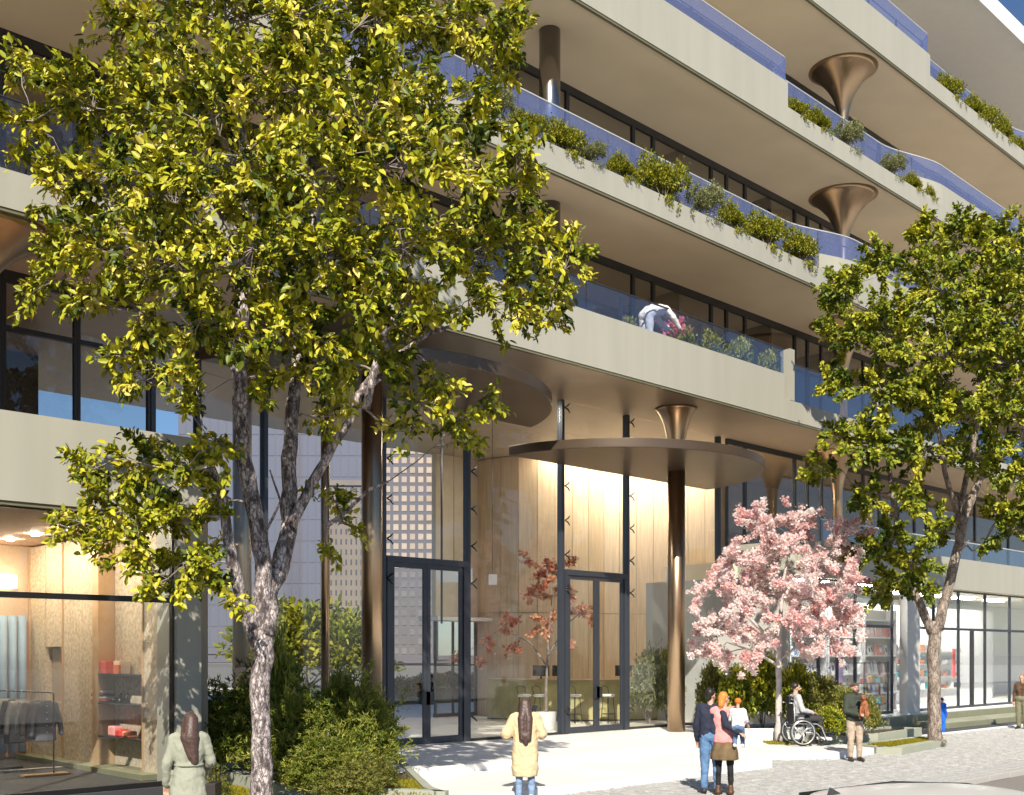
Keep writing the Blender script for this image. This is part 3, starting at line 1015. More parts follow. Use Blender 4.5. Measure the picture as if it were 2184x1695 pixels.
C1 = [(330, 70, 120), (480, 40, 135), (640, 30, 145), (690, 890, 40), (560, 800, 55), (500, 720, 60), (640, 700, 75), (800, 60, 135), (950, 50, 125), (1080, 60, 75), (600, -150, 190), (820, -130, 180), (430, -120, 150),
      (60, 150, 55), (120, 190, 80), (60, 280, 75), (200, 230, 105), (330, 240, 125), (480, 230, 135), (640, 200, 145), (800, 220, 135), (940, 220, 100), (1050, 130, 75), (1030, 215, 45),
      (125, 390, 75), (230, 380, 120), (380, 400, 135), (540, 380, 145), (700, 370, 145), (860, 360, 135), (1000, 370, 110), (1100, 320, 60), (1090, 410, 70), (1010, 280, 60),
      (140, 540, 85), (240, 540, 95), (80, 610, 55), (380, 560, 130), (540, 530, 135), (700, 540, 135), (860, 530, 125), (1000, 540, 105), (1120, 520, 85), (1215, 550, 65), (1180, 620, 65), (1090, 640, 75),
      (190, 650, 55), (300, 670, 80), (430, 680, 95), (600, 670, 90), (760, 650, 100), (880, 660, 80), (1170, 690, 32), (1000, 640, 60),
      (290, 790, 55), (380, 780, 65), (260, 760, 40), (400, 850, 50), (820, 740, 75), (900, 860, 55), (980, 890, 55), (1045, 860, 35), (850, 920, 40), (1000, 935, 30), (700, 830, 45), (930, 800, 50),
      (720, 760, 65), (640, 770, 50),
      (200, 1000, 66), (300, 985, 70), (400, 990, 74), (470, 960, 55), (160, 1110, 58), (260, 1090, 82), (370, 1090, 82), (460, 1060, 55), (300, 1180, 64), (390, 1200, 64), (340, 1260, 48), (430, 1190, 56), (220, 1150, 46), (130, 1120, 36), (450, 1240, 36), (500, 1290, 30),
      (720, 1060, 48, .6), (745, 1120, 40, .6), (700, 1180, 38, .6), (660, 1060, 28, .4)]
tree(T1, L1, clump_px(C1, D1, 600, 420, 640, 3, 0.95), 86000, 0.119, m_leaf1, m_bark1, 14, 11, single=290, width=0.50)

D2 = 28.6
b2 = P(1996, 1590, D2); b2.z = 0.08
T2 = thing('street_tree', b2, 'leafy green tree with a forked brown trunk beside the blossom tree in the right corner', 'tree')
L2 = [
    [(b2 + Vector((0, 0, -.05)), .235), (P(1994, 1560, D2), .175), (P(1993, 1480, D2), .16), (P(1991, 1400, D2), .155), (P(1994, 1350, D2), .165), (P(1996, 1325, D2), .14)],
    [(P(1990, 1350, D2), .11), (P(1968, 1300, D2), .095), (P(1938, 1240, D2), .09), (P(1918, 1150, D2 + .3), .08), (P(1905, 1060, D2 + .5), .065), (P(1890, 960, D2 + .7), .04), (P(1870, 850, D2 + .8), .02)],
    [(P(1998, 1345, D2), .12), (P(2018, 1270, D2), .11), (P(2042, 1180, D2 - .1), .105), (P(2060, 1090, D2 - .2), .095), (P(2092, 1020, D2 - .2), .08), (P(2150, 960, D2 - .4), .06), (P(2210, 880, D2 - .6), .03)],
    [(P(2045, 1170, D2), .08), (P(2048, 1080, D2 + .3), .07), (P(2075, 960, D2 + .3), .06), (P(2090, 850, D2 + .2), .045), (P(2110, 700, D2), .03), (P(2100, 560, D2), .015)],
    [(P(2050, 1120, D2), .06), (P(2015, 1010, D2 - .4), .055), (P(2000, 900, D2 - .7), .04), (P(1990, 760, D2 - .9), .025), (P(1960, 620, D2 - .8), .012)],
]
C2 = [(2060, 520, 62), (1965, 510, 45), (2160, 540, 80), (1880, 570, 60), (1800, 610, 52), (1990, 610, 80), (2110, 640, 90), (2220, 620, 100), (1800, 720, 55), (1775, 660, 35),
      (1900, 710, 80), (2020, 740, 90), (2140, 770, 90), (2240, 760, 90), (1790, 820, 46), (1880, 830, 70), (1990, 860, 80), (2110, 880, 80), (2220, 900, 90), (1790, 930, 42), (1860, 950, 58),
      (1960, 970, 60), (1745, 1000, 36), (1850, 1050, 42), (2080, 980, 50), (2185, 1010, 70), (1950, 1060, 42), (1900, 1150, 50), (1835, 1160, 40), (1950, 1200, 48), (2000, 1130, 45), (1905, 1235, 40),
      (1865, 1270, 30), (1985, 1265, 22), (2125, 1090, 40), (2110, 1160, 24), (2180, 1130, 45)]
tree(T2, L2, clump_px(C2, D2, 2010, 830, 400, 5, 1.03), 84000, 0.128, m_leaf2, m_bark2, 12, 23, width=0.55)

D3 = 28.0
b3 = P(1661, 1583, D3); b3.z = 0.15
T3 = thing('blossom_tree', b3, 'young pink blossom tree with a thin pale stem behind the man in the wheelchair', 'tree')
L3 = [
    [(b3, .115), (P(1661, 1540, D3), .085), (P(1661, 1450, D3), .075), (P(1661, 1400, D3), .07), (P(1663, 1330, D3), .06), (P(1668, 1250, D3), .04), (P(1690, 1150, D3), .015)],
    [(P(1661, 1390, D3), .045), (P(1630, 1350, D3), .04), (P(1580, 1300, D3 - .2), .025), (P(1540, 1260, D3 - .3), .012)],
    [(P(1662, 1340, D3), .045), (P(1700, 1290, D3), .035), (P(1750, 1240, D3 + .1), .025), (P(1800, 1190, D3 + .2), .012)],
    [(P(1661, 1420, D3), .035), (P(1610, 1390, D3), .025), (P(1550, 1370, D3 - .4), .012)],
    [(P(1661, 1410, D3), .035), (P(1710, 1370, D3), .025), (P(1780, 1350, D3 + .4), .012)],
]
C3 = [(1620, 1120, 42), (1700, 1125, 50), (1790, 1145, 46), (1570, 1190, 44), (1650, 1185, 55), (1740, 1205, 55), (1810, 1230, 42), (1535, 1245, 36), (1500, 1265, 20), (1600, 1265, 52), (1690, 1265, 54),
      (1780, 1290, 44), (1818, 1330, 30), (1515, 1340, 36), (1570, 1340, 44), (1625, 1375, 38), (1540, 1400, 28), (1495, 1385, 26), (1690, 1330, 46), (1750, 1340, 42), (1605, 1415, 26), (1735, 1390, 26), (1800, 1385, 26), (1590, 1110, 22)]
PET = np.array([[-.5, 0, 0], [.5, 0, .0], [.5, 1, .25], [-.5, 1, .25], [0, .5, -.12]], float)
PETF = np.array([[0, 1, 4], [1, 2, 4], [2, 3, 4], [3, 0, 4]])
tree(T3, L3, clump_px(C3, D3, 1660, 1260, 210, 9, 1.16), 84000, 0.044, m_bloss, m_stemw, 11, 31, droop=0.0, width=1.0, shape=PET, faces=PETF, up=0.3, crown_kind='blossom', tint=0.74, pom=5)

# salmon-leaved tree built behind the lobby glass to stand for a reflection
m_red = leaf_mat('salmon_leaf', [(0.40, 0.05, 0.03), (0.55, 0.20, 0.10), (0.62, 0.33, 0.18), (0.68, 0.42, 0.27)], trans=0.3)
D4 = 30.6
b4 = P(1165, 1545, D4); b4.z = 0.30
T4 = thing('reflection_tree', b4, 'slender salmon-leaved tree standing in for a reflection in the lobby glass', 'tree')
L4 = [[(b4, .05), (P(1165, 1460, D4), .04), (P(1168, 1400, D4), .035), (P(1172, 1330, D4), .025), (P(1180, 1240, D4), .01)],
      [(P(1166, 1420, D4), .025), (P(1130, 1370, D4), .018), (P(1070, 1340, D4), .01), (P(990, 1395, D4), .006)], [(P(1168, 1400, D4), .025), (P(1210, 1330, D4), .018), (P(1260, 1290, D4), .008)]]
C4 = [(1170, 1220, 34), (1120, 1190, 22), (1215, 1200, 22), (1130, 1270, 30), (1200, 1270, 32), (1080, 1330, 26), (1160, 1330, 30), (1240, 1310, 26), (1100, 1380, 18), (1045, 1370, 16), (975, 1400, 10), (1210, 1370, 20), (1025, 1412, 9)]
tree(T4, L4, clump_px(C4, D4, 1160, 1290, 100, 12), 2600, 0.11, m_red, m_twig, 8, 41)
bevel(MB().lathe([(0.24, 0), (0.30, 0.5)], tuple(b4), 20).build('pot', m_white, T4), .01)

# ------------------------------------------------------------------ shrubs
def bush_proto(name, mleaf, n, leaf, width, rad, seed, mode='dome', spiky=0.0, stems=7):
    """a shrub at the origin about 1 m tall, with its own stems"""
    g = np.random.default_rng(seed)
    root = thing(name, (0, 0, 0), None, None)
    K_ = max(10, n // 16)
    d = unit(g.normal(size=(K_, 3)) * np.array([1, 1, .9]) + np.array([0, 0, .35]))
    d[:, 2] = np.abs(d[:, 2]) * (1 if mode == 'dome' else 1.4) - 0.08
    rr = (0.55 + 0.45 * g.random((K_, 1)) ** 0.5) * (1 + (0.28 if mode == 'frond' else 0.12) * g.normal(size=(K_, 1)))
    cen = d * rr * np.array([rad, rad, 0.62 if mode == 'dome' else 0.75]) + np.array([0, 0, 0.34])
    if mode == 'trail':                      # several uneven tufts, the front ones hanging over the edge
        nl = 6
        lx = np.linspace(-1, 1, nl) * rad * 1.15 + g.normal(0, .06, nl)
        ly = g.normal(-.02, .14, nl); lr = g.uniform(.20, .42, nl)
        k_ = g.integers(0, nl, K_)
        q = d * rr * lr[k_][:, None] * np.array([1, 1, 1.15])
        cen = q + np.stack([lx[k_], ly[k_], .16 + lr[k_] * .75], 1)
        fr_ = g.random(K_) < .03
        cen[fr_] = np.stack([lx[k_][fr_] + g.normal(0, .14, fr_.sum()), -.36 - .10 * g.random(fr_.sum()), -.02 - .20 * g.random(fr_.sum()) ** 1.5], 1)
    idx = g.integers(0, K_, n)
    tt = g.random((n, 1))
    if mode == 'frond':
        ln = 0.34 * (0.6 + 0.6 * g.random((K_, 1)))
        fd = unit(d + np.array([0, 0, 0.7]) + g.normal(0, .3, (K_, 3)))
        p = cen[idx] + fd[idx] * ln[idx] * tt - np.array([0, 0, 0.22]) * tt ** 2 * 0.7 + g.normal(0, .008, (n, 3))
        a = unit(fd[idx] * 0.7 + g.normal(0, .65, (n, 3)))
    else:
        p = cen[idx] + g.normal(0, 0.055, (n, 3))
        a = unit(d[idx] + g.normal(0, .6, (n, 3)) + np.array([0, 0, spiky]))
    nn = unit(d[idx] * 0.6 + np.array([0, 0, .6]) + g.normal(0, .4, (n, 3)))
    p[:, 2] = np.maximum(p[:, 2], 0.01) if mode != 'trail' else p[:, 2]
    base = g.normal(0.5, .2, K_)
    me = leaves_mesh('foliage', p, a, nn, leaf * g.uniform(.6, 1.2, n), width, mleaf, np.clip(base[idx] + g.normal(0, .15, n), 0, 1))
    tag(link_mesh('foliage', me, root), kind='stuff')
    sb = MB()
    r = random.Random(seed)
    for i in range(stems):
        k = r.randrange(K_)
        sb.tube(wander((r.uniform(-.05, .05), r.uniform(-.05, .05), 0), tuple(cen[k]), 4, .1, r), [.016, .013, .010, .007, .004], 4, cap=False)
    sb.build('stem', m_twig, root)
    return root

m_sh1 = leaf_mat('box_leaf', [(0.05, 0.075, 0.005), (0.15, 0.17, 0.010), (0.30, 0.29, 0.016), (0.45, 0.39, 0.04)], trans=0.25)
m_sh2 = leaf_mat('silver_leaf', [(0.12, 0.14, 0.05), (0.24, 0.25, 0.10), (0.36, 0.36, 0.18)], trans=0.25)
m_sh3 = leaf_mat('fern_leaf', [(0.07, 0.11, 0.015), (0.18, 0.225, 0.028), (0.34, 0.36, 0.055), (0.52, 0.50, 0.13)], trans=0.3)
m_sh4 = leaf_mat('lime_leaf', [(0.07, 0.10, 0.012), (0.17, 0.19, 0.025), (0.30, 0.28, 0.06), (0.42, 0.38, 0.14)], trans=0.3)
pb = [bush_proto('balcony_shrub', m_sh1, 7500, 0.075, 0.6, 0.55, 51, 'trail'), bush_proto('balcony_shrub', m_sh1, 6500, 0.075, 0.6, 0.62, 52, 'trail'),
      bush_proto('balcony_shrub', m_sh2, 6500, 0.07, 0.55, 0.52, 53, 'trail')]
used = set()
def place_bush(proto, loc, sx, sz, label, group=None, rz=None, cat='shrub', sy=None):
    if proto.name not in used:
        used.add(proto.name); o = proto
    else:
        o = copy_tree(proto)
    o.location = loc
    o.scale = (sx, sy or sx, sz)
    o.rotation_euler = (0, 0, random.uniform(0, 6.28) if rz is None else rz)
    tag(o, label, cat, group)
    return o
ORD = ['first', 'second', 'third', 'fourth', 'fifth', 'sixth', 'seventh', 'eighth', 'ninth', 'tenth', 'eleventh']
def ledge(k, name, lst):
    for i, (vx, vy, rv, kind) in enumerate(lst):
        p = PY(vx, vy, YE + 0.26)
        d = FX * p.x + FY * p.y
        R = rv * d / FV
        col = ('dark green', 'yellow-green', 'silvery')[kind]
        
        place_bush(pb[kind], (p.x, YE + 0.27, SB[k] + TH + 0.04), R / 0.62 * 0.66, max(.45, R * 1.5), f'{col} leafy shrub on the {name} balcony edge, {ORD[i]} along from the left', 'shrubs planted along the balcony edges', sy=.72, rz=random.uniform(-.15, .15))
ledge(1, 'blue-railed middle', [(1050, 225, 42, 2), (1130, 258, 42, 0), (1212, 297, 50, 0), (1255, 322, 28, 2), (1325, 355, 34, 1), (1420, 385, 66, 0), (1502, 425, 44, 2), (1562, 470, 38, 1), (1640, 492, 52, 0), (1715, 532, 50, 0)])
ledge(2, 'second from top', [(1703, 210, 30, 0), (1745, 245, 30, 1), (1806, 272, 36, 2), (1900, 347, 30, 2), (1945, 385, 22, 1), (1975, 400, 16, 1)])
ledge(3, 'topmost', [(2030, 165, 36, 0), (2078, 200, 28, 1), (2108, 222, 38, 0), (2142, 256, 30, 1), (2182, 292, 28, 0)])
pd = bush_proto('balcony_shrub', m_sh1, 3000, 0.085, 0.6, 0.55, 55)
for i, (vx, kind, sc) in enumerate([(1340, 2, .55), (1462, 0, .7), (1520, 1, .75), (1580, 0, .8), (1640, 1, .75)]):
    p = PY(vx, 700, YU + 0.55)
    place_bush(pd, (p.x, YU + .62, SB[0] + TH + .18), sc * 1.1, sc * 1.75, f'leafy shrub behind the pale glass railing of the lowest balcony, {ORD[i]} from the left', 'shrubs behind the lowest railing', sy=.6)
# the big bed on the left
def inset(poly, f=0.975):
    cx, cy_ = sum(p[0] for p in poly) / len(poly), sum(p[1] for p in poly) / len(poly)
    return [(cx + (p[0] - cx) * f, cy_ + (p[1] - cy_) * f) for p in poly]
bedp = [(10.85, 12.6), (11.1, 13.2), (14.9, 19.1), (10.1, 19.3), (10.05, 18.1), (9.55, 15.2)]
bed = thing('raised_planter', (11, 16, 0), 'wide low raised bed full of shrubs left of the white steps', 'planter')
MB().ribbon(bedp + [bedp[0]], -0.03, 0.34, 0.14).build('kerb', m_plant, bed)
MB().prism(inset(bedp), -0.02, 0.26).build('soil', m_soil, bed)
pf = [bush_proto('bed_shrub', m_sh3, 17000, 0.115, 0.16, 0.62, 61, 'frond', stems=12), bush_proto('bed_shrub', m_sh3, 9000, 0.09, 0.28, 0.55, 62, 'dome', .6, stems=12),
      bush_proto('bed_shrub', m_sh4, 11000, 0.09, 0.24, 0.55, 63, 'frond', stems=10), bush_proto('bed_shrub', m_sh2, 3500, 0.09, 0.5, 0.5, 64, stems=8)]
BS = [(455, 1455, 20.6, 1.05, 1.45, 2, 'light feathery shrub at the left end of the raised bed'), (520, 1470, 20.0, 1.0, 1.45, 0, 'tall dark feathery shrub just left of the mottled trunk'),
      (610, 1390, 19.6, 1.2, 2.1, 1, 'broad dark bush at the back of the raised bed'), (570, 1440, 20.6, 1.0, 1.7, 0, 'dense green bush behind the mottled trunk'),
      (640, 1500, 18.7, 1.0, 1.35, 0, 'broad dark fern-like bush right of the mottled trunk'), (710, 1490, 19.0, 1.05, 1.5, 1, 'dark twiggy bush in the middle of the raised bed'),
      (770, 1510, 19.6, 0.85, 1.55, 0, 'upright evergreen bush beside the left bronze column'), (690, 1590, 17.2, 0.75, 0.8, 0, 'low dark bush at the front of the raised bed'),
      (745, 1635, 15.4, 0.6, 0.62, 2, 'low lime-green leafy plant at the front right tip of the bed'), (800, 1620, 17.0, 0.5, 0.6, 2, 'small lime-green fern by the white step'),
      (455, 1630, 15.5, .35, .5, 2, 'small bright sprig beside the woman in the sage coat'),
      (590, 1400, 20.4, .85, 3.7, 1, 'tallest slender dark bush right behind the fork of the mottled trunk'), (725, 1400, 20.0, .6, 2.8, 1, 'slender dark bush between the mottled trunk and the left bronze column'),
      (660, 1440, 20.2, .7, 2.0, 3, 'pale silvery bush behind the raised bed, near the glass')]
for vx, vy, d, s, h, kd, lb in BS:
    p = P(vx, vy, d)
    place_bush(pf[kd], (p.x, p.y, 0.22), s, h * .66, lb, 'shrubs in the raised bed')
# trough by the blossom tree
bp2 = [(23.6, 16.4), (24.5, 15.55), (29.0, 15.3), (29.3, 16.6), (24.2, 17.2)]
b_ = thing('raised_planter', (26, 16, 0.15), 'low pale planter full of shrubs behind the blossom tree', 'planter')
MB().ribbon(bp2 + [bp2[0]], 0.0, 0.50, 0.12).build('kerb', m_plantw, b_)
MB().prism(inset(bp2), 0.0, 0.42).build('soil', m_soil, b_)
bp3 = [(25.0, 14.55), (26.7, 13.9), (29.8, 14.2), (29.6, 15.15), (25.3, 15.2)]
b_ = thing('raised_planter', (27, 14.5, 0.0), 'low grey-green planter kerb behind the man holding the dog', 'planter')
MB().ribbon(bp3 + [bp3[0]], 0.0, 0.34, 0.12).build('kerb', m_plant, b_)
MB().prism(inset(bp3), 0.0, 0.28).build('soil', m_soil, b_)
pr = [bush_proto('planter_shrub', m_leaf2, 3800, 0.10, 0.55, 0.55, 71, stems=9), bush_proto('planter_shrub', m_sh4, 5000, 0.075, 0.5, 0.56, 72, stems=9)]
for vx, d, s, h, z, kd, lb in [(1575, 29.0, .9, 1.6, .42, 0, 'dark leafy bush left of the pale blossom tree stem'), (1625, 29.4, .95, 2.0, .42, 0, 'tall glossy bush right behind the blossom tree stem'),
                               (1700, 29.2, .9, 1.7, .42, 0, 'green bush behind the head of the man in the wheelchair'), (1755, 28.8, .9, 1.45, .40, 1, 'speckled lime bush between the wheelchair and the man with the dog'),
                               (1800, 28.2, .9, 1.3, .28, 1, 'lime bush directly behind the man with the dog'), (1835, 27.6, .8, 1.15, .28, 1, 'low lime bush right of the man with the dog'), (1770, 27.4, .6, .8, .28, 0, 'low green bush at the feet of the wheelchair user'),
                               (1520, 30.4, .7, 1.9, .3, 1, 'pale bush behind the glass next to the bronze column')]:
    p = P(vx, 1500, d)
    place_bush(pr[kd], (p.x, p.y, z), s, h, lb, 'shrubs around the blossom tree')
pw = bush_proto('indoor_shrub', m_sh2, 4200, 0.085, 0.5, 0.5, 81, stems=9)
p = P(1385, 1500, 33.2)
place_bush(pw, (p.x, p.y, .3), 1.0, 2.3, 'silvery potted bush inside the lobby glass left of the right column')
p = P(1425, 1500, 33.0)
place_bush(pr[0], (p.x, p.y, .3), .7, 2.2, 'dark green bush inside the lobby glass against the right column')

# tree pit kerb and yellow-green moss grass
def grass(name, poly, z, n, label, h=0.07):
    xs = [p[0] for p in poly]; ys = [p[1] for p in poly]
    pts = []
    while len(pts) < n:
        q = rng.uniform([min(xs), min(ys)], [max(xs), max(ys)])
        ins = False
        for (x0, y0), (x1, y1) in zip(poly, poly[1:] + poly[:1]):
            if (y0 > q[1]) != (y1 > q[1]) and q[0] < (x1 - x0) * (q[1] - y0) / (y1 - y0) + x0: ins = not ins
        if ins: pts.append((q[0], q[1], z))
    n = len(pts)
    me = leaves_mesh(name, np.array(pts), unit(np.array([0, 0, 1.0]) + rng.normal(0, .35, (n, 3))), rand_dirs(n), rng.uniform(.6, 1.2, n) * h, 0.16, leaf_mat('moss_grass', [(0.16, 0.16, 0.01), (0.33, 0.29, 0.015), (0.42, 0.34, 0.03)], .3) if 'moss_grass' not in MATS else MATS['moss_grass'], rng.random(n))
    return tag(link_mesh(name, me), label, 'grass', kind='stuff')
pit = [(24.8, 12.95), (25.0, 12.4), (28.2, 12.75), (29.6, 13.6), (28.4, 13.85), (25.2, 13.8)]
b_ = thing('tree_pit', (27, 13, 0), 'low grey-green kerbed pit around the forked tree on the cobbles', 'planter')
MB().ribbon(pit + [pit[0]], -0.03, 0.17, 0.30).build('kerb', m_plant, b_)
MB().prism(inset(pit), -0.02, 0.12).build('soil', m_soil, b_)
grass('grass', [(25.2, 12.75), (27.9, 12.95), (28.6, 13.6), (25.4, 13.55)], .12, 9000, 'short yellow-green grass in the pit of the forked tree')
gp = [PG(640, 1590, .15), PG(1625, 1580, .15), PG(1725, 1587, .15), PG(1700, 1581, .15)]
grass('grass', [tuple(PG(1612, 1578, .15)[:2]), tuple(PG(1640, 1588, .15)[:2]), tuple(PG(1730, 1590, .15)[:2]), tuple(PG(1700, 1580, .15)[:2])], .15, 4000, 'strip of yellow-green grass at the foot of the blossom tree', .06)
lawn = [(6.9, 13.5), (10.2, 12.55), (9.6, 14.9), (10.0, 18.0), (8.6, 17.0)]
struct('lawn_soil', MB().prism(lawn, -0.03, 0.10), m_soil)
grass('grass', lawn, .09, 16000, 'bright yellow-green grass around the mottled trunk', .08)
grass('grass', [(10.75, 12.75), (11.1, 13.3), (11.9, 14.6), (10.3, 14.6), (10.0, 14.3)], .25, 6000, 'yellow grass along the front of the raised bed', .07)
hp = bush_proto('garden_bush', m_sh1, 3500, 0.10, 0.5, 0.6, 91)
p = P(790 + 70, 1500, 48)
place_bush(hp, (p.x, p.y, .3), 1.5, 1.1, 'round garden bush far beyond the glass lobby')
for i in range(7):
    p = P(915 + i * 30, 1400, 62 + (i % 2))
    place_bush(hp, (p.x, p.y, .3), 1.6, 1.0, f'bush of the clipped hedge far behind the lobby, {ORD[i]} from the left', 'bushes of the hedge behind the lobby')
for i, (vx, d, s, h) in enumerate(((600, 76, 6, 6), (650, 70, 5, 5.5), (700, 74, 5, 5), (745, 68, 4, 4.5))):
    p = P(vx, 1400, d)
    place_bush(hp, (p.x, p.y, .2), s, h, f'tall far-off bush in front of the towers behind the lobby, {ORD[i]} from the left', 'far bushes behind the lobby')

# ------------------------------------------------------------------ far towers behind the lobby, standing in for reflections in its glass
def tower(name, vx0, vx1, d, ztop, label, mwall, mwin, nx, nz, wfrac, hfrac, z0=4.0, mlow=None, nlow=0):
    c0 = P(vx0, 1395, d); c1 = P(vx1, 1395, d)
    w = (c1 - c0).length
    t = thing(name, (c0.x, c0.y, 0), label, 'building', rotz=-math.atan2(FX, FY))
    MB().box(0, w, 0, w, 0, ztop).build('wall', mwall, t)
    MB().box(-.4, w + .4, -.5, w + .4, ztop, ztop + 1.2).build('roof', mwall, t)
    MB().box(-.25, w + .25, -.45, -.02, z0 - 1.6, z0 - .6).build('cornice', mwall, t)
    cw_, ch = w / nx, (ztop - z0) / nz
    me = MB().box(-cw_ * wfrac / 2, cw_ * wfrac / 2, -.12, -.01, -ch * hfrac / 2, ch * hfrac / 2).mesh('window', mwin)
    low = me.copy()
    if mlow: low.materials[0] = mlow
    for i in range(nx):
        for j in range(nz):
            o = link_mesh('window', low if j < nlow else me, t, ((i + .5) * cw_, 0, z0 + (j + .5) * ch))
    return t
m_tw = mat('tower_frame', (0.125, 0.112, 0.125), 0.7)
m_twn = mat('tower_blind', (0.42, 0.32, 0.25), 0.5, rnd=0.15)
m_st = mat('tower_stone', (0.22, 0.175, 0.145), 0.8, var=.08, scale=.2)
m_dw = mat('tower_glass_dark', (0.06, 0.06, 0.07), 0.3)
tower('lattice_tower_reflection', 818, 924, 240, 47.5, 'square-gridded tower with lit windows standing in for one reflected in the left doors', m_tw, m_twn, 6, 22, .62, .62, 2.0, mat('tower_pane_dark', (0.16, 0.14, 0.14), 0.3, rnd=.2), 9)
tower('stone_tower_reflection', 690, 776, 260, 42, 'tall stone tower with small dark windows standing in for a reflection left of the gridded tower', m_st, m_dw, 8, 15, .28, .5, 6)
tower('sky_reflection_slab', 380, 900, 320, 78, 'wide pale lavender office slab standing in for sky reflected in the lobby glass', mat('tower_pale', (0.115, 0.112, 0.145), 0.6), mat('tower_pane', (0.122, 0.121, 0.16), 0.4), 30, 12, .84, .9, 4)
# ------------------------------------------------------------------ people
m_skin = mat('skin', (0.56, 0.33, 0.235), 0.55, var=0.05, scale=20)
m_eye = mat('eye_dark', (0.02, 0.015, 0.012), 0.3)
m_lip = mat('lip', (0.36, 0.13, 0.11), 0.5)
def cloth(name, col, var=0.10, scale=7, bump=0.5, bscale=14):
    return mat('cloth_' + name, col, 0.85, var=var, scale=scale, bump=bump, bscale=bscale)

def prim_mesh(prims):
    mb = MB()
    for p in prims:
        if p[0] == 'c':
            _, a, b, ra, rb = p
            a, b = Vector(a), Vector(b)
            mb.tube([a, b], [ra, rb], 12)
            mb.ball(a, ra, 12, 8); mb.ball(b, rb, 12, 8)
        elif p[0] == 'e':
            mb.ball(p[1], p[2], 16, 12)
        elif p[0] == 'l':                       # closed loft of oval rings: (z, rx, ry, cx, cy)
            n = 28
            vs, fs = [], []
            amp = p[2] if len(p) > 2 else 0.0
            m = len(p[1])
            for i, (z, rx, ry, cx, cy_) in enumerate(p[1]):
                for k in range(n):
                    a = 2 * math.pi * k / n
                    q = 1 + amp * (1 - i / (m - 1)) * math.sin(7 * a)
                    vs.append((cx + rx * q * math.cos(a), cy_ + ry * q * math.sin(a), z))
            for i in range(m - 1):
                for k in range(n):
                    a, b = i * n + k, i * n + (k + 1) % n
                    fs.append((a, b, b + n, a + n))
            fs.append(tuple(range(n - 1, -1, -1))); fs.append(tuple((m - 1) * n + k for k in range(n)))
            mb.add(vs, fs, True)
    return mb
def blob(name, prims, m, parent, voxel=0.014, it=4):
    o = prim_mesh(prims).build(name, m, parent)
    r = o.modifiers.new('skin', 'REMESH'); r.mode = 'VOXEL'; r.voxel_size = voxel; r.use_smooth_shade = True
    s = o.modifiers.new('relax', 'SMOOTH'); s.iterations = it; s.factor = 0.5
    return o
tx_fold = bpy.data.textures.new('folds', 'CLOUDS'); tx_fold.noise_scale = 0.11; tx_fold.noise_depth = 2
tx_lock = bpy.data.textures.new('locks', 'CLOUDS'); tx_lock.noise_scale = 0.035; tx_lock.noise_depth = 2
def folds(o, tx, s):
    d = o.modifiers.new('folds', 'DISPLACE'); d.texture = tx; d.strength = s; d.mid_level = 0.5; d.texture_coords = 'LOCAL'
    return o
def V3(*a): return Vector(a)

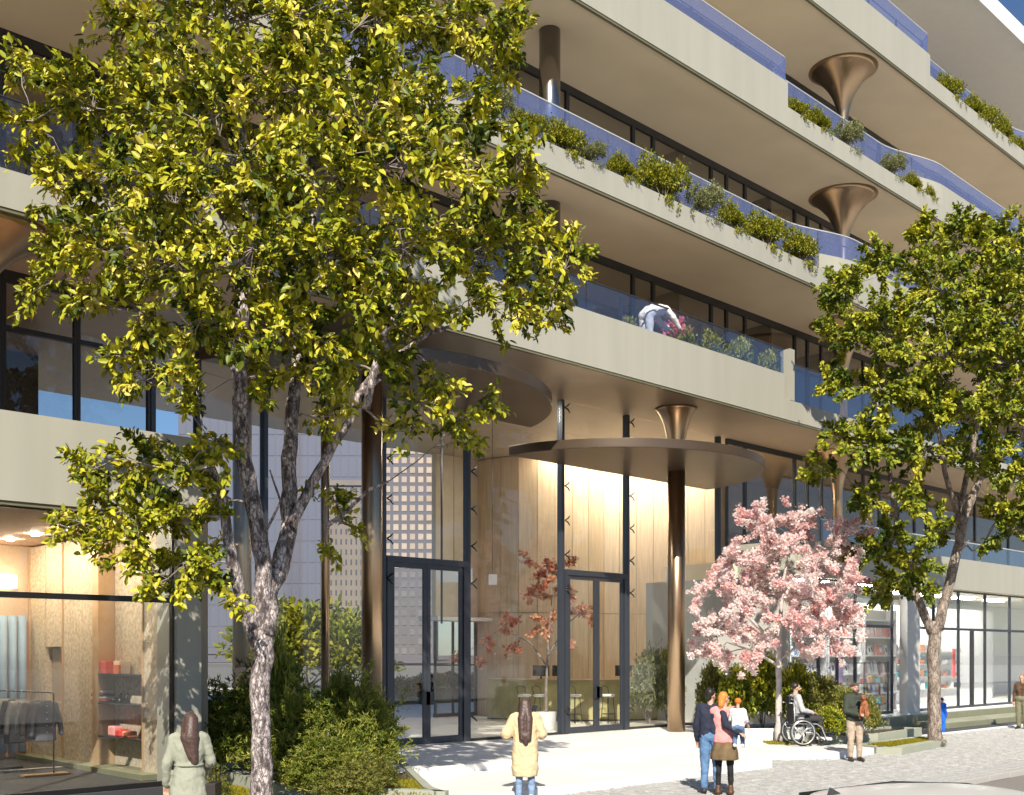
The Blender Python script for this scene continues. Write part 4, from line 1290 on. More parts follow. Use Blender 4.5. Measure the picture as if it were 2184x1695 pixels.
class Fig:
    def __init__(self, label, loc, rotz, sc=1.0, head_yaw=0.0, cat='person', name='person', head_tilt=0.0, **J):
        self.root = thing(name, loc, label, cat, rotz=rotz)
        self.root.scale = (sc,) * 3
        d = dict(pel=(0, 0, .97), wai=(0, 0, 1.12), che=(0, 0, 1.30), neck=(0, -.01, 1.49), head=(0, .02, 1.635),
                 shl=(-.175, 0, 1.43), shr=(.175, 0, 1.43), ell=(-.225, -.02, 1.14), elr=(.225, -.02, 1.14), wrl=(-.235, .05, .89), wrr=(.235, .05, .89),
                 hil=(-.09, 0, .93), hir=(.09, 0, .93), knl=(-.10, .02, .50), knr=(.10, .02, .50), anl=(-.105, -.02, .09), anr=(.105, -.02, .09),
                 tol=(-.125, .14, .035), tor=(.125, .14, .035))
        d.update(J)
        self.J = {k: Vector(v) for k, v in d.items()}
        self.yaw, self.tilt = head_yaw, head_tilt
    def hp(self, x, y, z):                       # point in the head's own frame
        return self.J['head'] + Matrix.Rotation(self.yaw, 3, 'Z') @ (Matrix.Rotation(self.tilt, 3, 'X') @ Vector((x, y, z)))
    def torso(self, g, female=False, hem=0.93):
        J = self.J; c = []
        up = (J['neck'] - J['pel']).normalized()
        wr = .105 if female else .125
        for s in (-1, 1):
            side = (J['shr'] - J['shl']).normalized() * s
            c.append(('c', J['pel'] + side * .075, J['wai'] + side * .05, .105 + g, wr - .015 + g))
            c.append(('c', J['wai'] + side * .05, J['che'] + side * .085, wr - .02 + g, .105 + g))
            c.append(('c', J['che'] + side * .085, J['shl' if s < 0 else 'shr'] - side * .035, .10 + g, .062 + g))
        c.append(('c', J['shl'], J['shr'], .052 + g, .052 + g))
        return c
    def arm(self, s, g, to=1.0):
        J = self.J; sh, el, wr = J['sh' + s], J['el' + s], J['wr' + s]
        e = el.lerp(wr, to)
        return [('c', sh, el, .052 + g, .042 + g), ('c', el, e, .042 + g, .042 + (.028 - .042) * to + g)]
    def leg(self, s, g, to=1.0):
        J = self.J; h, k, a = J['hi' + s], J['kn' + s], J['an' + s]
        return [('c', h, k, .085 + g, .055 + g), ('c', k, k.lerp(a, to), .054 + g, .054 + (.036 - .054) * to + g), ('e', k.lerp(a, .28) + V3(0, -.015, 0), (.052 + g, .055 + g, .1))]
    def hand(self, s):
        J = self.J; wr, el = J['wr' + s], J['el' + s]
        d = (wr - el).normalized()
        sd = d.cross(V3(0, 0, 1))
        if sd.length < .2: sd = V3(0, 1, 0)
        sd.normalize()
        n = sd.cross(d)
        c = [('c', wr + sd * .018, wr + d * .075 + sd * .022, .021, .019), ('c', wr - sd * .018, wr + d * .075 - sd * .022, .021, .019)]
        for i, L in enumerate((.062, .074, .070, .052)):
            b = wr + d * .082 + sd * (.033 - .022 * i)
            m = b + d * L * .55 - n * .008
            c += [('c', b, m, .0095, .009), ('c', m, m + d * L * .42 - n * .022, .009, .0075)]
        b = wr + d * .02 + sd * .03
        c += [('c', b, b + d * .045 + sd * .028, .012, .010), ('c', b + d * .045 + sd * .028, b + d * .075 + sd * .03 - n * .01, .010, .008)]
        return c
    def body(self, m=None):
        J = self.J; hp = self.hp
        c = self.torso(-.012)
        for s in 'lr':
            c += self.arm(s, -.010) + self.hand(s) + self.leg(s, -.010)
            c.append(('c', J['an' + s] + V3(0, -.03, -.03), J['to' + s], .036, .028))
        c.append(('c', J['neck'] + (J['pel'] - J['neck']) * .06, hp(0, -.02, -.06), .056, .050))
        c += [('e', hp(0, -.012, .022), (.074, .088, .094)), ('c', hp(0, .03, -.045), hp(0, .052, -.088), .052, .030), ('c', hp(0, .085, .01), hp(0, .106, -.028), .011, .017)]
        c += [('c', hp(0, .078, .026), hp(0, .078, .027), .018, .018), ('c', hp(-.03, .072, .03), hp(.03, .072, .03), .014, .014)]
        for s in (-1, 1):
            c.append(('c', hp(s * .074, -.01, .012), hp(s * .078, -.016, -.022), .014, .010))
        o = blob('body', c, m or m_skin, self.root, 0.010, 3)
        for s in (-1, 1):
            MB().ball(hp(s * .031, .083, .012), (.011, .009, .007), 8, 6).build('eye', m_eye, self.root)
        MB().ball(hp(0, .084, -.058), (.022, .010, .006), 8, 6).build('mouth', m_lip, self.root)
        return o
    def shoes(self, m, g=.012, heel=False):
        for s in 'lr':
            a, t = self.J['an' + s], self.J['to' + s]
            c = [('c', a + V3(0, -.03, -.035), t + V3(0, .01, .0), .040 + g, .030 + g), ('c', a + V3(0, 0, .05), a + V3(0, 0, -.02), .036 + g, .038 + g)]
            blob('shoe', c, m, self.root, .012, 2)
    def trousers(self, m, g=.016, to=.93, name='trousers'):
        J = self.J
        c = []
        for s in 'lr': c += self.leg(s, g, to)
        c += [('c', J['pel'] + V3(-.07, 0, 0), J['pel'] + V3(.07, 0, 0), .108 + g, .108 + g)]
        return folds(blob(name, c, m, self.root, .012, 3), tx_fold, .030)
    def top(self, m, g=.014, sleeves=(.97, .97), female=False, extra=(), name='sweater', v=.014):
        c = self.torso(g, female) + self.arm('l', g, sleeves[0]) + self.arm('r', g, sleeves[1]) + list(extra)
        return folds(blob(name, c, m, self.root, .012, 4), tx_fold, .034)
    def hair(self, m, prims=(), cap=True, name='hair'):
        hp = self.hp
        c = [('e', hp(0, -.030, .045), (.083, .092, .086))] if cap else []
        return folds(blob(name, c + list(prims), m, self.root, .009, 3), tx_lock, .010)

A = -math.atan2(FX, FY)                         # facing straight away from the camera
m_shoe_d = mat('shoe_dark', (0.03, 0.022, 0.018), 0.45)
m_shoe_w = mat('shoe_white', (0.75, 0.75, 0.74), 0.5)
m_hair_b = mat('hair_brown', (0.075, 0.042, 0.034), 0.5, var=0.35, scale=30, stretch=(8, 8, .6))
m_hair_d = mat('hair_dark', (0.018, 0.013, 0.011), 0.5, var=0.3, scale=30)
m_hair_o = mat('hair_copper', (0.60, 0.24, 0.05), 0.45, var=0.35, scale=26, stretch=(6, 6, .8))

# woman in the sage coat, seen from behind
p = P(403, 1600, 13.35)
f = Fig('woman with long brown hair in a belted sage green coat', (p.x, p.y, 0), A + .25, .965, head_yaw=.55,
        ell=(-.265, -.03, 1.12), wrl=(-.275, .06, .86), elr=(.27, .03, 1.13), wrr=(.20, .21, 1.02))
f.body()
m_sage = cloth('sage', (0.30, 0.305, 0.235), .06, 5, .35, 9)
f.top(m_sage, .024, female=True, name='coat', extra=[('l', [(.34, .30, .23, 0, -.01), (.6, .27, .215, 0, -.01), (.9, .215, .175, 0, 0), (1.03, .175, .145, 0, 0), (1.12, .155, .125, 0, 0)], .03)])
MB().tube([(.166 * math.cos(t), .138 * math.sin(t), 1.105) for t in [i * math.pi / 12 for i in range(25)]], .020, 6).build('belt', m_sage, f.root)
f.hair(m_hair_b, [('c', f.hp(0, -.06, .03), V3(.02, -.10, 1.42), .085, .10), ('c', V3(.03, -.105, 1.45), V3(.07, -.125, 1.15), .098, .045), ('c', V3(-.03, -.10, 1.45), V3(.03, -.125, 1.22), .075, .05), ('c', f.hp(-.05, 0, .02), V3(-.06, -.05, 1.40), .045, .05)])
f.trousers(cloth('sage_dark', (.16, .16, .13)), .01)
f.shoes(m_shoe_d)
bag = MB(); bag.box(-.06, .06, -.15, .15, 0, .22).tube([(0, -.12, .22), (0, -.1, .42), (0, 0, .5), (0, .1, .42), (0, .12, .22)], .008, 6)
bo = tag(bevel(bag.build('handbag', m_shoe_d), .02), 'small black handbag held at the side of the woman in sage', 'handbag')
q = f.root.matrix_basis @ Vector((.235, .03, .80)); bo.location = Vector((p.x, p.y, .62)) + RIGHT * .27 + FWD * .10; bo.rotation_euler = (0, 0, A)

# woman in the cream coat taking a picture
p = P(1120, 1600, 17.7)
f = Fig('woman with very long dark hair in a cream coat facing the entrance', (p.x, p.y, 0), A, .965,
        ell=(-.31, .02, 1.16), wrl=(-.10, .28, 1.40), elr=(.28, .04, 1.16), wrr=(.12, .29, 1.44))
f.body()
m_cream = cloth('cream', (0.66, 0.52, 0.31), .06, 5, .45, 8)
f.top(m_cream, .034, female=False, name='coat', extra=[('l', [(.46, .205, .165, .0, 0), (.62, .225, .175, 0, 0), (.95, .215, .17, 0, 0), (1.2, .19, .145, 0, 0), (1.36, .17, .12, 0, 0)], .025), ('c', f.J['shl'], f.J['ell'], .085, .10), ('c', f.J['shr'], f.J['elr'], .085, .095)])
f.hair(m_hair_b, [('c', f.hp(-.01, -.05, .03), V3(-.05, -.11, 1.40), .085, .075), ('c', f.hp(.01, -.05, .03), V3(.05, -.11, 1.40), .085, .075), ('c', V3(-.055, -.12, 1.42), V3(-.05, -.175, 1.10), .075, .055), ('c', V3(.055, -.12, 1.42), V3(.045, -.175, 1.10), .075, .06), ('c', V3(-.01, -.17, 1.14), V3(.01, -.18, 1.02), .07, .04), ('c', V3(-.05, -.17, 1.12), V3(-.03, -.18, 1.06), .045, .03)])
f.trousers(cloth('pale_jeans', (.22, .31, .47), .12, 9), .012)
f.shoes(m_shoe_w)
ph = bevel(MB().box(-.04, .04, -.006, .006, -.075, .075).build('phone', m_black), .004)
ph.location = Vector((p.x, p.y, 0)) + FWD * .40 + RIGHT * .15 + Vector((0, 0, 1.50)); ph.rotation_euler = (0, .3, A)
tag(ph, 'black phone held up by the woman in the cream coat', 'phone')

# the couple with a baby
p = P(1516, 1600, 18.95)
f = Fig('man in a navy sweater and blue jeans with an arm around the woman in pink', (p.x, p.y, 0), A - .30, 1.035, head_yaw=-.5,
        elr=(.27, -.20, 1.17), wrr=(.50, -.27, 1.04), ell=(-.24, .0, 1.14), wrl=(-.23, .08, .90), tor=(.15, .12, .035))
f.body()
f.top(cloth('navy', (.018, .022, .045), .1, 6, .4), .020)
f.hair(m_hair_d, [('c', f.hp(0, -.06, .0), f.hp(0, -.06, -.05), .06, .05)])
f.trousers(cloth('jeans', (.105, .20, .36), .35, 6, .6), .020)
f.shoes(m_shoe_d)
p = P(1545, 1600, 18.85)
f = Fig('copper-haired woman in pink top and brown skirt holding a baby', (p.x, p.y, 0), A - .22, 1.0, head_yaw=-.75,
        elr=(.27, .05, 1.16), wrr=(.24, .24, 1.08), ell=(-.21, .03, 1.14), wrl=(-.02, .25, 1.10))
f.body()
f.top(cloth('pink', (.80, .30, .29), .05, 5, .3), .020, sleeves=(.5, .5), female=True, name='blouse', extra=[('l', [(.90, .20, .16, 0, 0), (1.0, .195, .155, 0, 0), (1.15, .155, .125, 0, 0)], .03)])
f.hair(m_hair_o, [('c', f.hp(0, -.05, .02), f.hp(.01, -.085, -.10), .078, .055), ('c', f.hp(.01, -.085, -.10), f.hp(-.02, -.10, -.20), .045, .02)])
sk = blob('skirt', [('l', [(.60, .235, .20, 0, 0), (.70, .235, .20, 0, 0), (.85, .20, .165, 0, 0), (.97, .165, .14, 0, 0)], .07)], cloth('bronze_skirt', (.16, .105, .05), .35, 6, .6), f.root, .013, 2)
f.trousers(cloth('black_tights', (.012, .010, .010), .2), .004, 1.0, 'tights')
f.shoes(mat('boot_brown', (.10, .045, .02), .5), .014)
bp_ = P(1574, 1600, 18.55)
f = Fig('baby with an orange cap, white shirt and jeans carried by the woman in pink', (bp_.x, bp_.y, .66), A - .35, .55, head_yaw=-.3, name='baby',
        head=(0, .02, 1.68), knl=(-.10, .20, .72), knr=(.10, .20, .72), anl=(-.12, .16, .40), anr=(.12, .16, .40), tol=(-.13, .28, .34), tor=(.13, .28, .34),
        ell=(-.24, .05, 1.18), wrl=(-.26, .18, 1.0), elr=(.24, .05, 1.18), wrr=(.26, .18, 1.0))
f.body()
f.top(cloth('white_shirt', (.72, .68, .68), .04), .03, sleeves=(.3, .3), name='shirt')
f.trousers(cloth('baby_jeans', (.12, .20, .34), .2), .03)
f.shoes(m_shoe_w, .02)
blob('cap', [('e', f.hp(0, -.005, .05), (.108, .118, .10))], mat('orange_knit', (.62, .17, .02), .8, var=.12, scale=20), f.root, .016, 2)

# man holding a small dog
p = P(1823, 1600, 24.8)
f = Fig('bearded man in dark green sweater and flat cap holding a dog', (p.x, p.y, 0), A + math.pi + .15, 1.0, head_tilt=.18,
        ell=(-.25, .06, 1.15), wrl=(-.12, .26, 1.10), elr=(.25, .08, 1.13), wrr=(.02, .27, 1.05), anl=(-.12, -.02, .09), anr=(.09, -.02, .09))
f.body()
f.top(cloth('forest', (.040, .050, .036), .1, 6, .4), .026, extra=[('l', [(.90, .19, .15, 0, 0), (1.0, .19, .155, 0, .01), (1.15, .175, .15, 0, .01)])])
f.hair(m_hair_b, [('c', f.hp(-.055, .03, -.06), f.hp(0, .062, -.098), .026, .036), ('c', f.hp(.055, .03, -.06), f.hp(0, .062, -.098), .026, .036)], cap=False, name='beard')
blob('cap', [('e', f.hp(0, -.02, .062), (.088, .10, .068)), ('c', f.hp(-.04, .08, .06), f.hp(.04, .08, .06), .022, .022)], cloth('cap_brown', (.10, .055, .045)), f.root, .012, 2)
f.trousers(cloth('beige_chino', (.46, .36, .27), .08, 6, .4), .022)
f.shoes(m_shoe_d)
dg = Vector((p.x, p.y, 0)) + RIGHT * .14 - FWD * .25 + Vector((0, 0, 1.10))
dog = thing('dog', dg, 'small rust-coloured dog carried in the arms of the bearded man', 'dog', rotz=A + 2.6)
m_fur = mat('rust_fur', (.34, .12, .05), .9, var=.4, scale=26, bump=.8, bscale=60)
blob('body', [('c', (0, 0, .02), (0, .03, .20), .095, .085), ('c', (0, .03, .20), (0, .07, .31), .06, .055), ('e', (0, .09, .34), (.062, .075, .06)), ('c', (0, .14, .33), (0, .19, .315), .032, .022),
              ('c', (-.05, .07, .12), (-.055, .14, .04), .032, .02), ('c', (.05, .07, .12), (.055, .14, .04), .032, .02), ('c', (-.055, .14, .04), (-.055, .15, -.06), .02, .018), ('c', (.055, .14, .04), (.055, .15, -.06), .02, .018),
              ('c', (-.07, .02, .0), (-.09, .1, -.06), .05, .03), ('c', (.07, .02, .0), (.09, .1, -.06), .05, .03), ('c', (-.09, .10, -.06), (-.085, .06, -.14), .024, .018), ('c', (.09, .10, -.06), (.085, .06, -.14), .024, .018), ('c', (0, -.08, .0), (.03, -.16, -.08), .025, .012)], m_fur, dog, .010, 2)
for s in (-1, 1):
    blob('ear', [('c', (s * .05, .07, .38), (s * .085, .08, .31), .022, .03)], m_hair_b, dog, .008, 2)
    MB().ball((s * .03, .15, .36), .009, 8, 6).build('eye', m_eye, dog)
MB().ball((0, .208, .32), .012, 8, 6).build('nose', m_eye, dog)

# man in a wheelchair
WZ = 0.15
p = P(1706, 1580, 27.25)
RW = A - math.pi / 2 + .10
f = Fig('bearded man in a light grey sweater and dark trousers sitting in a wheelchair', (p.x, p.y, WZ), RW, 1.1, head_tilt=.10,
        pel=(0, -.02, .62), wai=(0, -.05, .77), che=(0, -.09, .95), neck=(0, -.12, 1.14), head=(0, -.08, 1.285), shl=(-.175, -.10, 1.08), shr=(.175, -.10, 1.08),
        ell=(-.22, -.05, .80), elr=(.23, -.02, .80), wrl=(-.12, .22, .74), wrr=(.14, .23, .74), hil=(-.09, 0, .60), hir=(.09, 0, .60), knl=(-.10, .43, .60), knr=(.10, .43, .60),
        anl=(-.10, .50, .19), anr=(.10, .50, .19), tol=(-.11, .66, .14), tor=(.11, .66, .14))
f.body()
f.top(cloth('light_grey', (.42, .42, .43), .06, 6, .4), .022)
f.trousers(cloth('charcoal', (.035, .033, .036), .1, 6, .4), .018)
f.hair(m_hair_d, [('c', f.hp(-.05, .03, -.06), f.hp(0, .06, -.095), .022, .03), ('c', f.hp(.05, .03, -.06), f.hp(0, .06, -.095), .022, .03)])
f.shoes(m_shoe_w)
wc = thing('wheelchair', (p.x, p.y, WZ), 'wheelchair with silver rims on the terrace under the blossom tree', 'wheelchair', rotz=RW)
wc.scale = (1.1,) * 3
m_alu = mat('aluminium', (.62, .62, .63), .3, metal=.7)
m_tyre = mat('tyre_rubber', (.03, .03, .03), .8)
def ring(mb, c, R, r, n=32, k=6):
    mb.tube([(c[0], c[1] + R * math.cos(2 * math.pi * i / n), c[2] + R * math.sin(2 * math.pi * i / n)) for i in range(n + 1)], r, k, cap=False)
for s in (-1, 1):
    w = MB(); ring(w, (s * .29, -.04, .31), .285, .022)
    wo = w.build('wheel', m_tyre, wc)
    r_ = MB(); ring(r_, (s * .29, -.04, .31), .262, .014); ring(r_, (s * .335, -.04, .31), .255, .012)
    r_.build('rim', m_alu, wo)
    sp = MB()
    for i in range(3):
        a = i * 2.094 + .4
        sp.tube([(s * .29, -.04, .31), (s * .30, -.04 + .13 * math.cos(a + .3), .31 + .13 * math.sin(a + .3)), (s * .29, -.04 + .26 * math.cos(a), .31 + .26 * math.sin(a))], [.03, .022, .016], 6)
    sp.build('spoke', m_alu, wo)
    c = MB(); ring(c, (s * .20, .42, .085), .065, .02, 20); c.build('caster', m_tyre, wc)
    fr = MB().tube([(s * .23, -.22, .95), (s * .23, -.20, .50), (s * .23, .30, .49), (s * .22, .42, .42), (s * .19, .52, .20), (s * .15, .58, .08)], .014, 8)
    fr.tube([(s * .23, -.2, .30), (s * .23, .30, .30), (s * .21, .42, .16)], .012, 8).tube([(s * .23, -.22, .95), (s * .23, -.32, .96)], .014, 8)
    fr.build('side_frame', m_alu, wc)
    MB().box(s * .25 - .025, s * .25 + .025, -.16, .16, .70, .73).build('armrest', m_black, wc)
bevel(MB().box(-.22, .22, -.20, .30, .47, .52).build('seat', m_black, wc), .015)
bevel(MB().box(-.22, .22, -.235, -.205, .52, 1.02).build('backrest', m_black, wc), .012)
bevel(MB().box(-.13, .13, -.30, -.24, .95, 1.12).build('headrest', m_black, wc), .02)
MB().box(-.18, .18, .50, .70, .085, .105).build('footplate', m_black, wc)

# child in blue behind the forked tree, woman at the right edge, far figure for a reflection, gardener on the balcony
p = P(2009, 1560, 32.6)
f = Fig('small child in a bright blue suit half hidden behind the forked tree', (p.x, p.y, .03), A - 1.2, .62, knl=(-.10, .12, .50), anl=(-.1, .0, .09), ell=(-.24, .08, 1.15), wrl=(-.2, .2, 1.1))
f.body()
m_blue = cloth('bright_blue', (.01, .14, .75), .1)
f.top(m_blue, .035, name='hoodie'); f.trousers(m_blue, .035); f.shoes(m_shoe_w, .02)
f.hair(m_hair_d)
p = P(2180, 1560, 35.6)
f = Fig('woman with auburn hair in an olive jumpsuit at the right end near the shop', (p.x, p.y, 0.0), A + 2.4, .99)
f.body()
m_ol = cloth('olive', (.20, .19, .115), .1)
f.top(cloth('brown_top', (.10, .055, .03)), .022, female=True, name='blouse'); f.trousers(m_ol, .04); f.shoes(m_shoe_d)
f.hair(mat('hair_auburn', (.40, .12, .02), .5, var=.3, scale=20), [('c', f.hp(0, -.05, 0), f.hp(0, -.07, -.16), .075, .07)])
p = P(970, 1480, 61)  # bending figure built far off in place of a reflected one
f = Fig('dark-clothed figure bending over on the lawn behind the lobby, standing in for a reflection', (p.x, p.y, .33), A + math.pi / 2 + .3, .95, che=(0, .30, 1.08), wai=(0, .12, 1.04), neck=(0, .46, 1.08), head=(0, .56, 1.02), shl=(-.17, .42, 1.06), shr=(.17, .42, 1.06),
        ell=(-.2, .44, .78), elr=(.2, .46, .78), wrl=(-.15, .40, .55), wrr=(.15, .42, .55), knl=(-.10, .10, .5))
f.body(); mdk = cloth('black_suit', (.02, .018, .016))
f.top(mdk, .02); f.trousers(mdk, .02); f.shoes(m_shoe_d); f.hair(m_hair_d)
p = PY(1378, 700, YU + .42)
f = Fig('gardener in a white shirt bending forward behind the railing of the lowest balcony', (p.x - .1, YU + .33, SB[0] + TH + .14), -math.pi / 2 - .12, 1.12, che=(0, .34, 1.14), wai=(0, .13, 1.10), neck=(0, .50, 1.19), head=(0, .60, 1.13), shl=(-.17, .44, 1.17), shr=(.17, .44, 1.17),
        ell=(-.2, .62, .98), elr=(.22, .64, .98), wrl=(-.12, .84, .84), wrr=(.16, .86, .82))
f.body(); f.top(cloth('white_overall', (.78, .72, .68), .04), .026, name='shirt'); f.trousers(cloth('white_overall', (.78, .72, .68)), .02); f.shoes(m_shoe_d); f.hair(mat('hair_ginger', (.45, .18, .03), .6))
for i in range(2):
    g0 = P(1425 + i * 14, 665 + i * 14, 29.0)
fl = thing('flowering_plant', (g0.x, g0.y, SB[0] + TH + .02), 'potted plant with pink flowers beside the gardener on the lowest balcony', 'plant')
n = 160
q = rng.normal(0, .17, (n, 3)) + np.array([0, 0, 1.22])
tag(link_mesh('blossom', leaves_mesh('blossom', q, rand_dirs(n), rand_dirs(n), rng.uniform(.06, .1, n), 1.0, leaf_mat('hot_pink', [(.65, .10, .22), (.8, .25, .35)], .3), rng.random(n), PET, PETF), fl), kind='stuff')
q2 = rng.normal(0, .16, (220, 3)) + np.array([0, 0, .9])
tag(link_mesh('foliage', leaves_mesh('foliage', q2, rand_dirs(220), rand_dirs(220), rng.uniform(.08, .14, 220), .5, m_sh1, rng.random(220)), fl), kind='stuff')
MB().lathe([(.13, 0), (.17, .35)], tuple(fl.location), 16).build('pot', m_white, fl)
MB().tube([tuple(fl.location), tuple(fl.location + Vector((0, 0, 1.1)))], .014, 5).build('stem', m_twig, fl)

# ------------------------------------------------------------------ things in the left shop
rk = thing('clothes_rack', (7.85, 20.3, .205), 'slim metal clothes rack in the left shop window', 'clothes rack')
MB().tube([(8.05, 20.25, .21), (8.05, 20.25, 1.68), (8.0, 20.3, 1.70), (7.75, 22.0, 1.70), (7.7, 22.0, 1.66), (7.7, 22.0, .21)], .014, 8).build('rail', m_steel, rk)
MB().box(7.5, 8.3, 20.1, 20.4, .205, .235).build('base', mat('rack_base', (.35, .22, .13), .5), rk)
MB().box(7.3, 8.1, 21.85, 22.15, .205, .235).build('base', m_steel, rk)
gcol = [((.115, .115, .13), 'dark grey buttoned shirt at the front of the clothes rack', 1.0), ((.15, .12, .11), 'brown-grey shirt second on the clothes rack', .95), ((.24, .23, .22), 'mid grey jacket third on the clothes rack', 1.0),
        ((.30, .28, .25), 'pale grey striped shirt fourth on the clothes rack', 1.05), ((.03, .03, .035), 'black jacket fifth on the clothes rack', 1.1), ((.30, .27, .2), 'sand coloured shirt at the far end of the clothes rack', 1.0)]
for i, (c, lb, hh) in enumerate(gcol):
    gx, gy = 8.00 - .05 * i - (.03 if i % 2 else 0), 20.50 + i * .24
    g = thing('shirt', (gx, gy, 0.75), lb, 'shirt', 'shirts on the clothes rack')
    mc = cloth('garment%d' % i, c, .15, 8, .5, 12)
    z = 1.60
    b = blob('cloth', [('l', [(z - .80 * hh, .20, .065, gx, gy), (z - .5, .19, .06, gx, gy), (z - .16, .20, .06, gx, gy), (z - .05, .10, .04, gx, gy)], .05),
                      ('c', (gx - .17, gy, z - .12), (gx - .25, gy - .02, z - .40), .055, .05), ('c', (gx - .25, gy - .02, z - .40), (gx - .27, gy - .05, z - .66), .05, .045),
                      ('c', (gx + .17, gy, z - .12), (gx + .25, gy - .02, z - .40), .055, .05), ('c', (gx + .25, gy - .02, z - .40), (gx + .27, gy - .05, z - .66), .05, .045)], mc, g, .016, 3)
    MB().tube([(gx, gy, z - .05), (gx, gy, z + .05), (gx + .03, gy, z + .10), (gx, gy, z + .125)], .006, 5).build('hanger', m_alu, g)
    if i == 0:
        for k in range(5):
            MB().ball((gx, gy - .068, z - .15 - .12 * k), (.010, .006, .010), 8, 6).build('button', m_white, g)
def box_thing(name, x0, x1, y0, y1, z0, z1, col, label, cat, group=None, bw=.006):
    m = mat('paint_' + '_'.join('%02d' % int(c * 99) for c in col), col, .55, var=.04)
    return tag(bevel(MB().box(x0, x1, y0, y1, z0, z1).build(name, m), bw, 2), label, cat, group)
box_thing('gift_box', 9.06, 9.30, 20.62, 20.94, 2.032, 2.44, (.72, .40, .24), 'tall peach box on the top shelf of the cork wall', 'box')
box_thing('gift_box', 9.05, 9.28, 20.30, 20.58, 2.032, 2.26, (.70, .15, .12), 'red box next to the tall peach box', 'box')
box_thing('gift_box', 9.08, 9.30, 19.80, 20.04, 2.032, 2.27, (.78, .66, .50), 'cream box behind the small orange-red box', 'box')
box_thing('gift_box', 9.03, 9.078, 19.72, 19.95, 2.032, 2.20, (.74, .22, .10), 'small orange-red box in front of the cream box', 'box')
for k, (c, nm) in enumerate([((.55, .12, .10), 'red'), ((.72, .62, .55), 'cream'), ((.10, .07, .08), 'black'), ((.60, .50, .45), 'beige')]):
    box_thing('folded_shirt', 9.04, 9.30, 20.45 + .02 * k, 20.95, 1.483 + .055 * k, 1.535 + .055 * k, c, f'{nm} folded shirt in the pile on the middle shelf', 'folded shirt', None, .02)
for s, y in (('left', 20.05), ('right', 19.78)):
    o = blob('shoe', [('c', (9.08, y, 1.53), (9.22, y + .04, 1.56), .04, .03), ('c', (9.22, y + .04, 1.56), (9.26, y + .05, 1.66), .025, .02), ('c', (9.26, y + .05, 1.60), (9.27, y + .05, 1.50), .012, .01)], m_black, None, .008, 2)
    tag(o, f'black high-heeled shoe, the {s} one on the middle shelf', 'shoe')
for k, (y, c, nm) in enumerate([(20.80, (.78, .76, .72), 'white shoe at the left end of the lower shelf'), (20.68, (.80, .78, .75), 'white shoe beside the first one on the lower shelf')]):
    o = blob('shoe', [('c', (9.05, y, .90), (9.22, y, .92), .035, .035), ('e', (9.22, y, .95), (.04, .035, .05))], m_shoe_w, None, .009, 2)
    tag(o, nm, 'shoe')
box_thing('purse', 9.05, 9.25, 19.98, 20.24, .862, 1.05, (.72, .30, .27), 'pink purse on the lower shelf of the cork wall', 'purse', None, .03)
box_thing('purse', 9.05, 9.25, 19.72, 19.93, .862, 1.00, (.62, .05, .05), 'red purse in the middle of the lower shelf', 'purse', None, .03)
box_thing('purse', 9.05, 9.25, 19.40, 19.66, .862, .98, (.75, .25, .15), 'coral purse at the right end of the lower shelf', 'purse', None, .03)
o = blob('torso_bust', [('c', (9.2, 23.5, 1.45), (9.2, 23.5, 1.9), .07, .11), ('c', (9.2, 23.5, 1.9), (9.2, 23.5, 2.15), .10, .05), ('c', (9.2, 23.5, 2.1), (9.2, 23.5, 2.3), .035, .04), ('c', (9.2, 23.4, 2.05), (9.2, 23.62, 2.05), .045, .045)], m_bronze, None, .012, 2)
tag(o, 'dark bronze torso in the niche of the cork wall', 'sculpture')

# ------------------------------------------------------------------ lobby furniture
def stool(loc):
    t = thing('bar_stool', loc, None, None)
    x, y, z = loc
    bevel(MB().lathe([(.17, 0), (.21, .025), (.21, .06), (.18, .08)], (x, y, z + .80), 24).build('seat', m_white, t), .005)
    for i in range(4):
        a = math.pi / 4 + i * math.pi / 2
        MB().tube([(x + .15 * math.cos(a), y + .15 * math.sin(a), z + .80), (x + .22 * math.cos(a), y + .22 * math.sin(a), z)], .012, 6).build('leg', m_frame, t)
    MB().tube([(x + .20 * math.cos(a), y + .20 * math.sin(a), z + .28) for a in [i * math.pi / 8 for i in range(17)]], .009, 6, cap=False).build('footrest', m_frame, t)
    MB().tube([(x - .16, y + .1, z + .86), (x - .18, y + .17, z + 1.08), (x, y + .22, z + 1.14), (x + .18, y + .17, z + 1.08), (x + .16, y + .1, z + .86)], .012, 6).build('backrest', m_frame, t)
    return t
SL = [P(1119, 1500, 33.7), P(1152, 1500, 33.6), P(1226, 1500, 33.5), P(1297, 1500, 33.6)]
s0 = stool((SL[0].x, SL[0].y, .3))
for i, q in enumerate(SL):
    o = s0 if i == 0 else copy_tree(s0)
    o.location = (q.x, q.y, .3)
    tag(o, f'white-seated bar stool, {ORD[i]} from the left at the olive reception counter', 'bar stool', 'stools at the reception counter')
for i, vx in enumerate((1154, 1196, 1330)):
    q = P(vx, 1450, 35.1)
    t = thing('monitor', (q.x, q.y, 1.60), f'black computer screen standing on the reception counter, {ORD[i]} from the left', 'monitor', 'screens on the reception counter', rotz=A + .2 - .25 * i)
    bevel(MB().box(-.27, .27, -.015, .015, .10, .44).build('screen', m_black, t), .006)
    MB().box(-.03, .03, .0, .03, 0.0, .2).build('stand', m_black, t)
    MB().box(-.11, .11, -.08, .08, 0.0, .012).build('base', m_black, t)
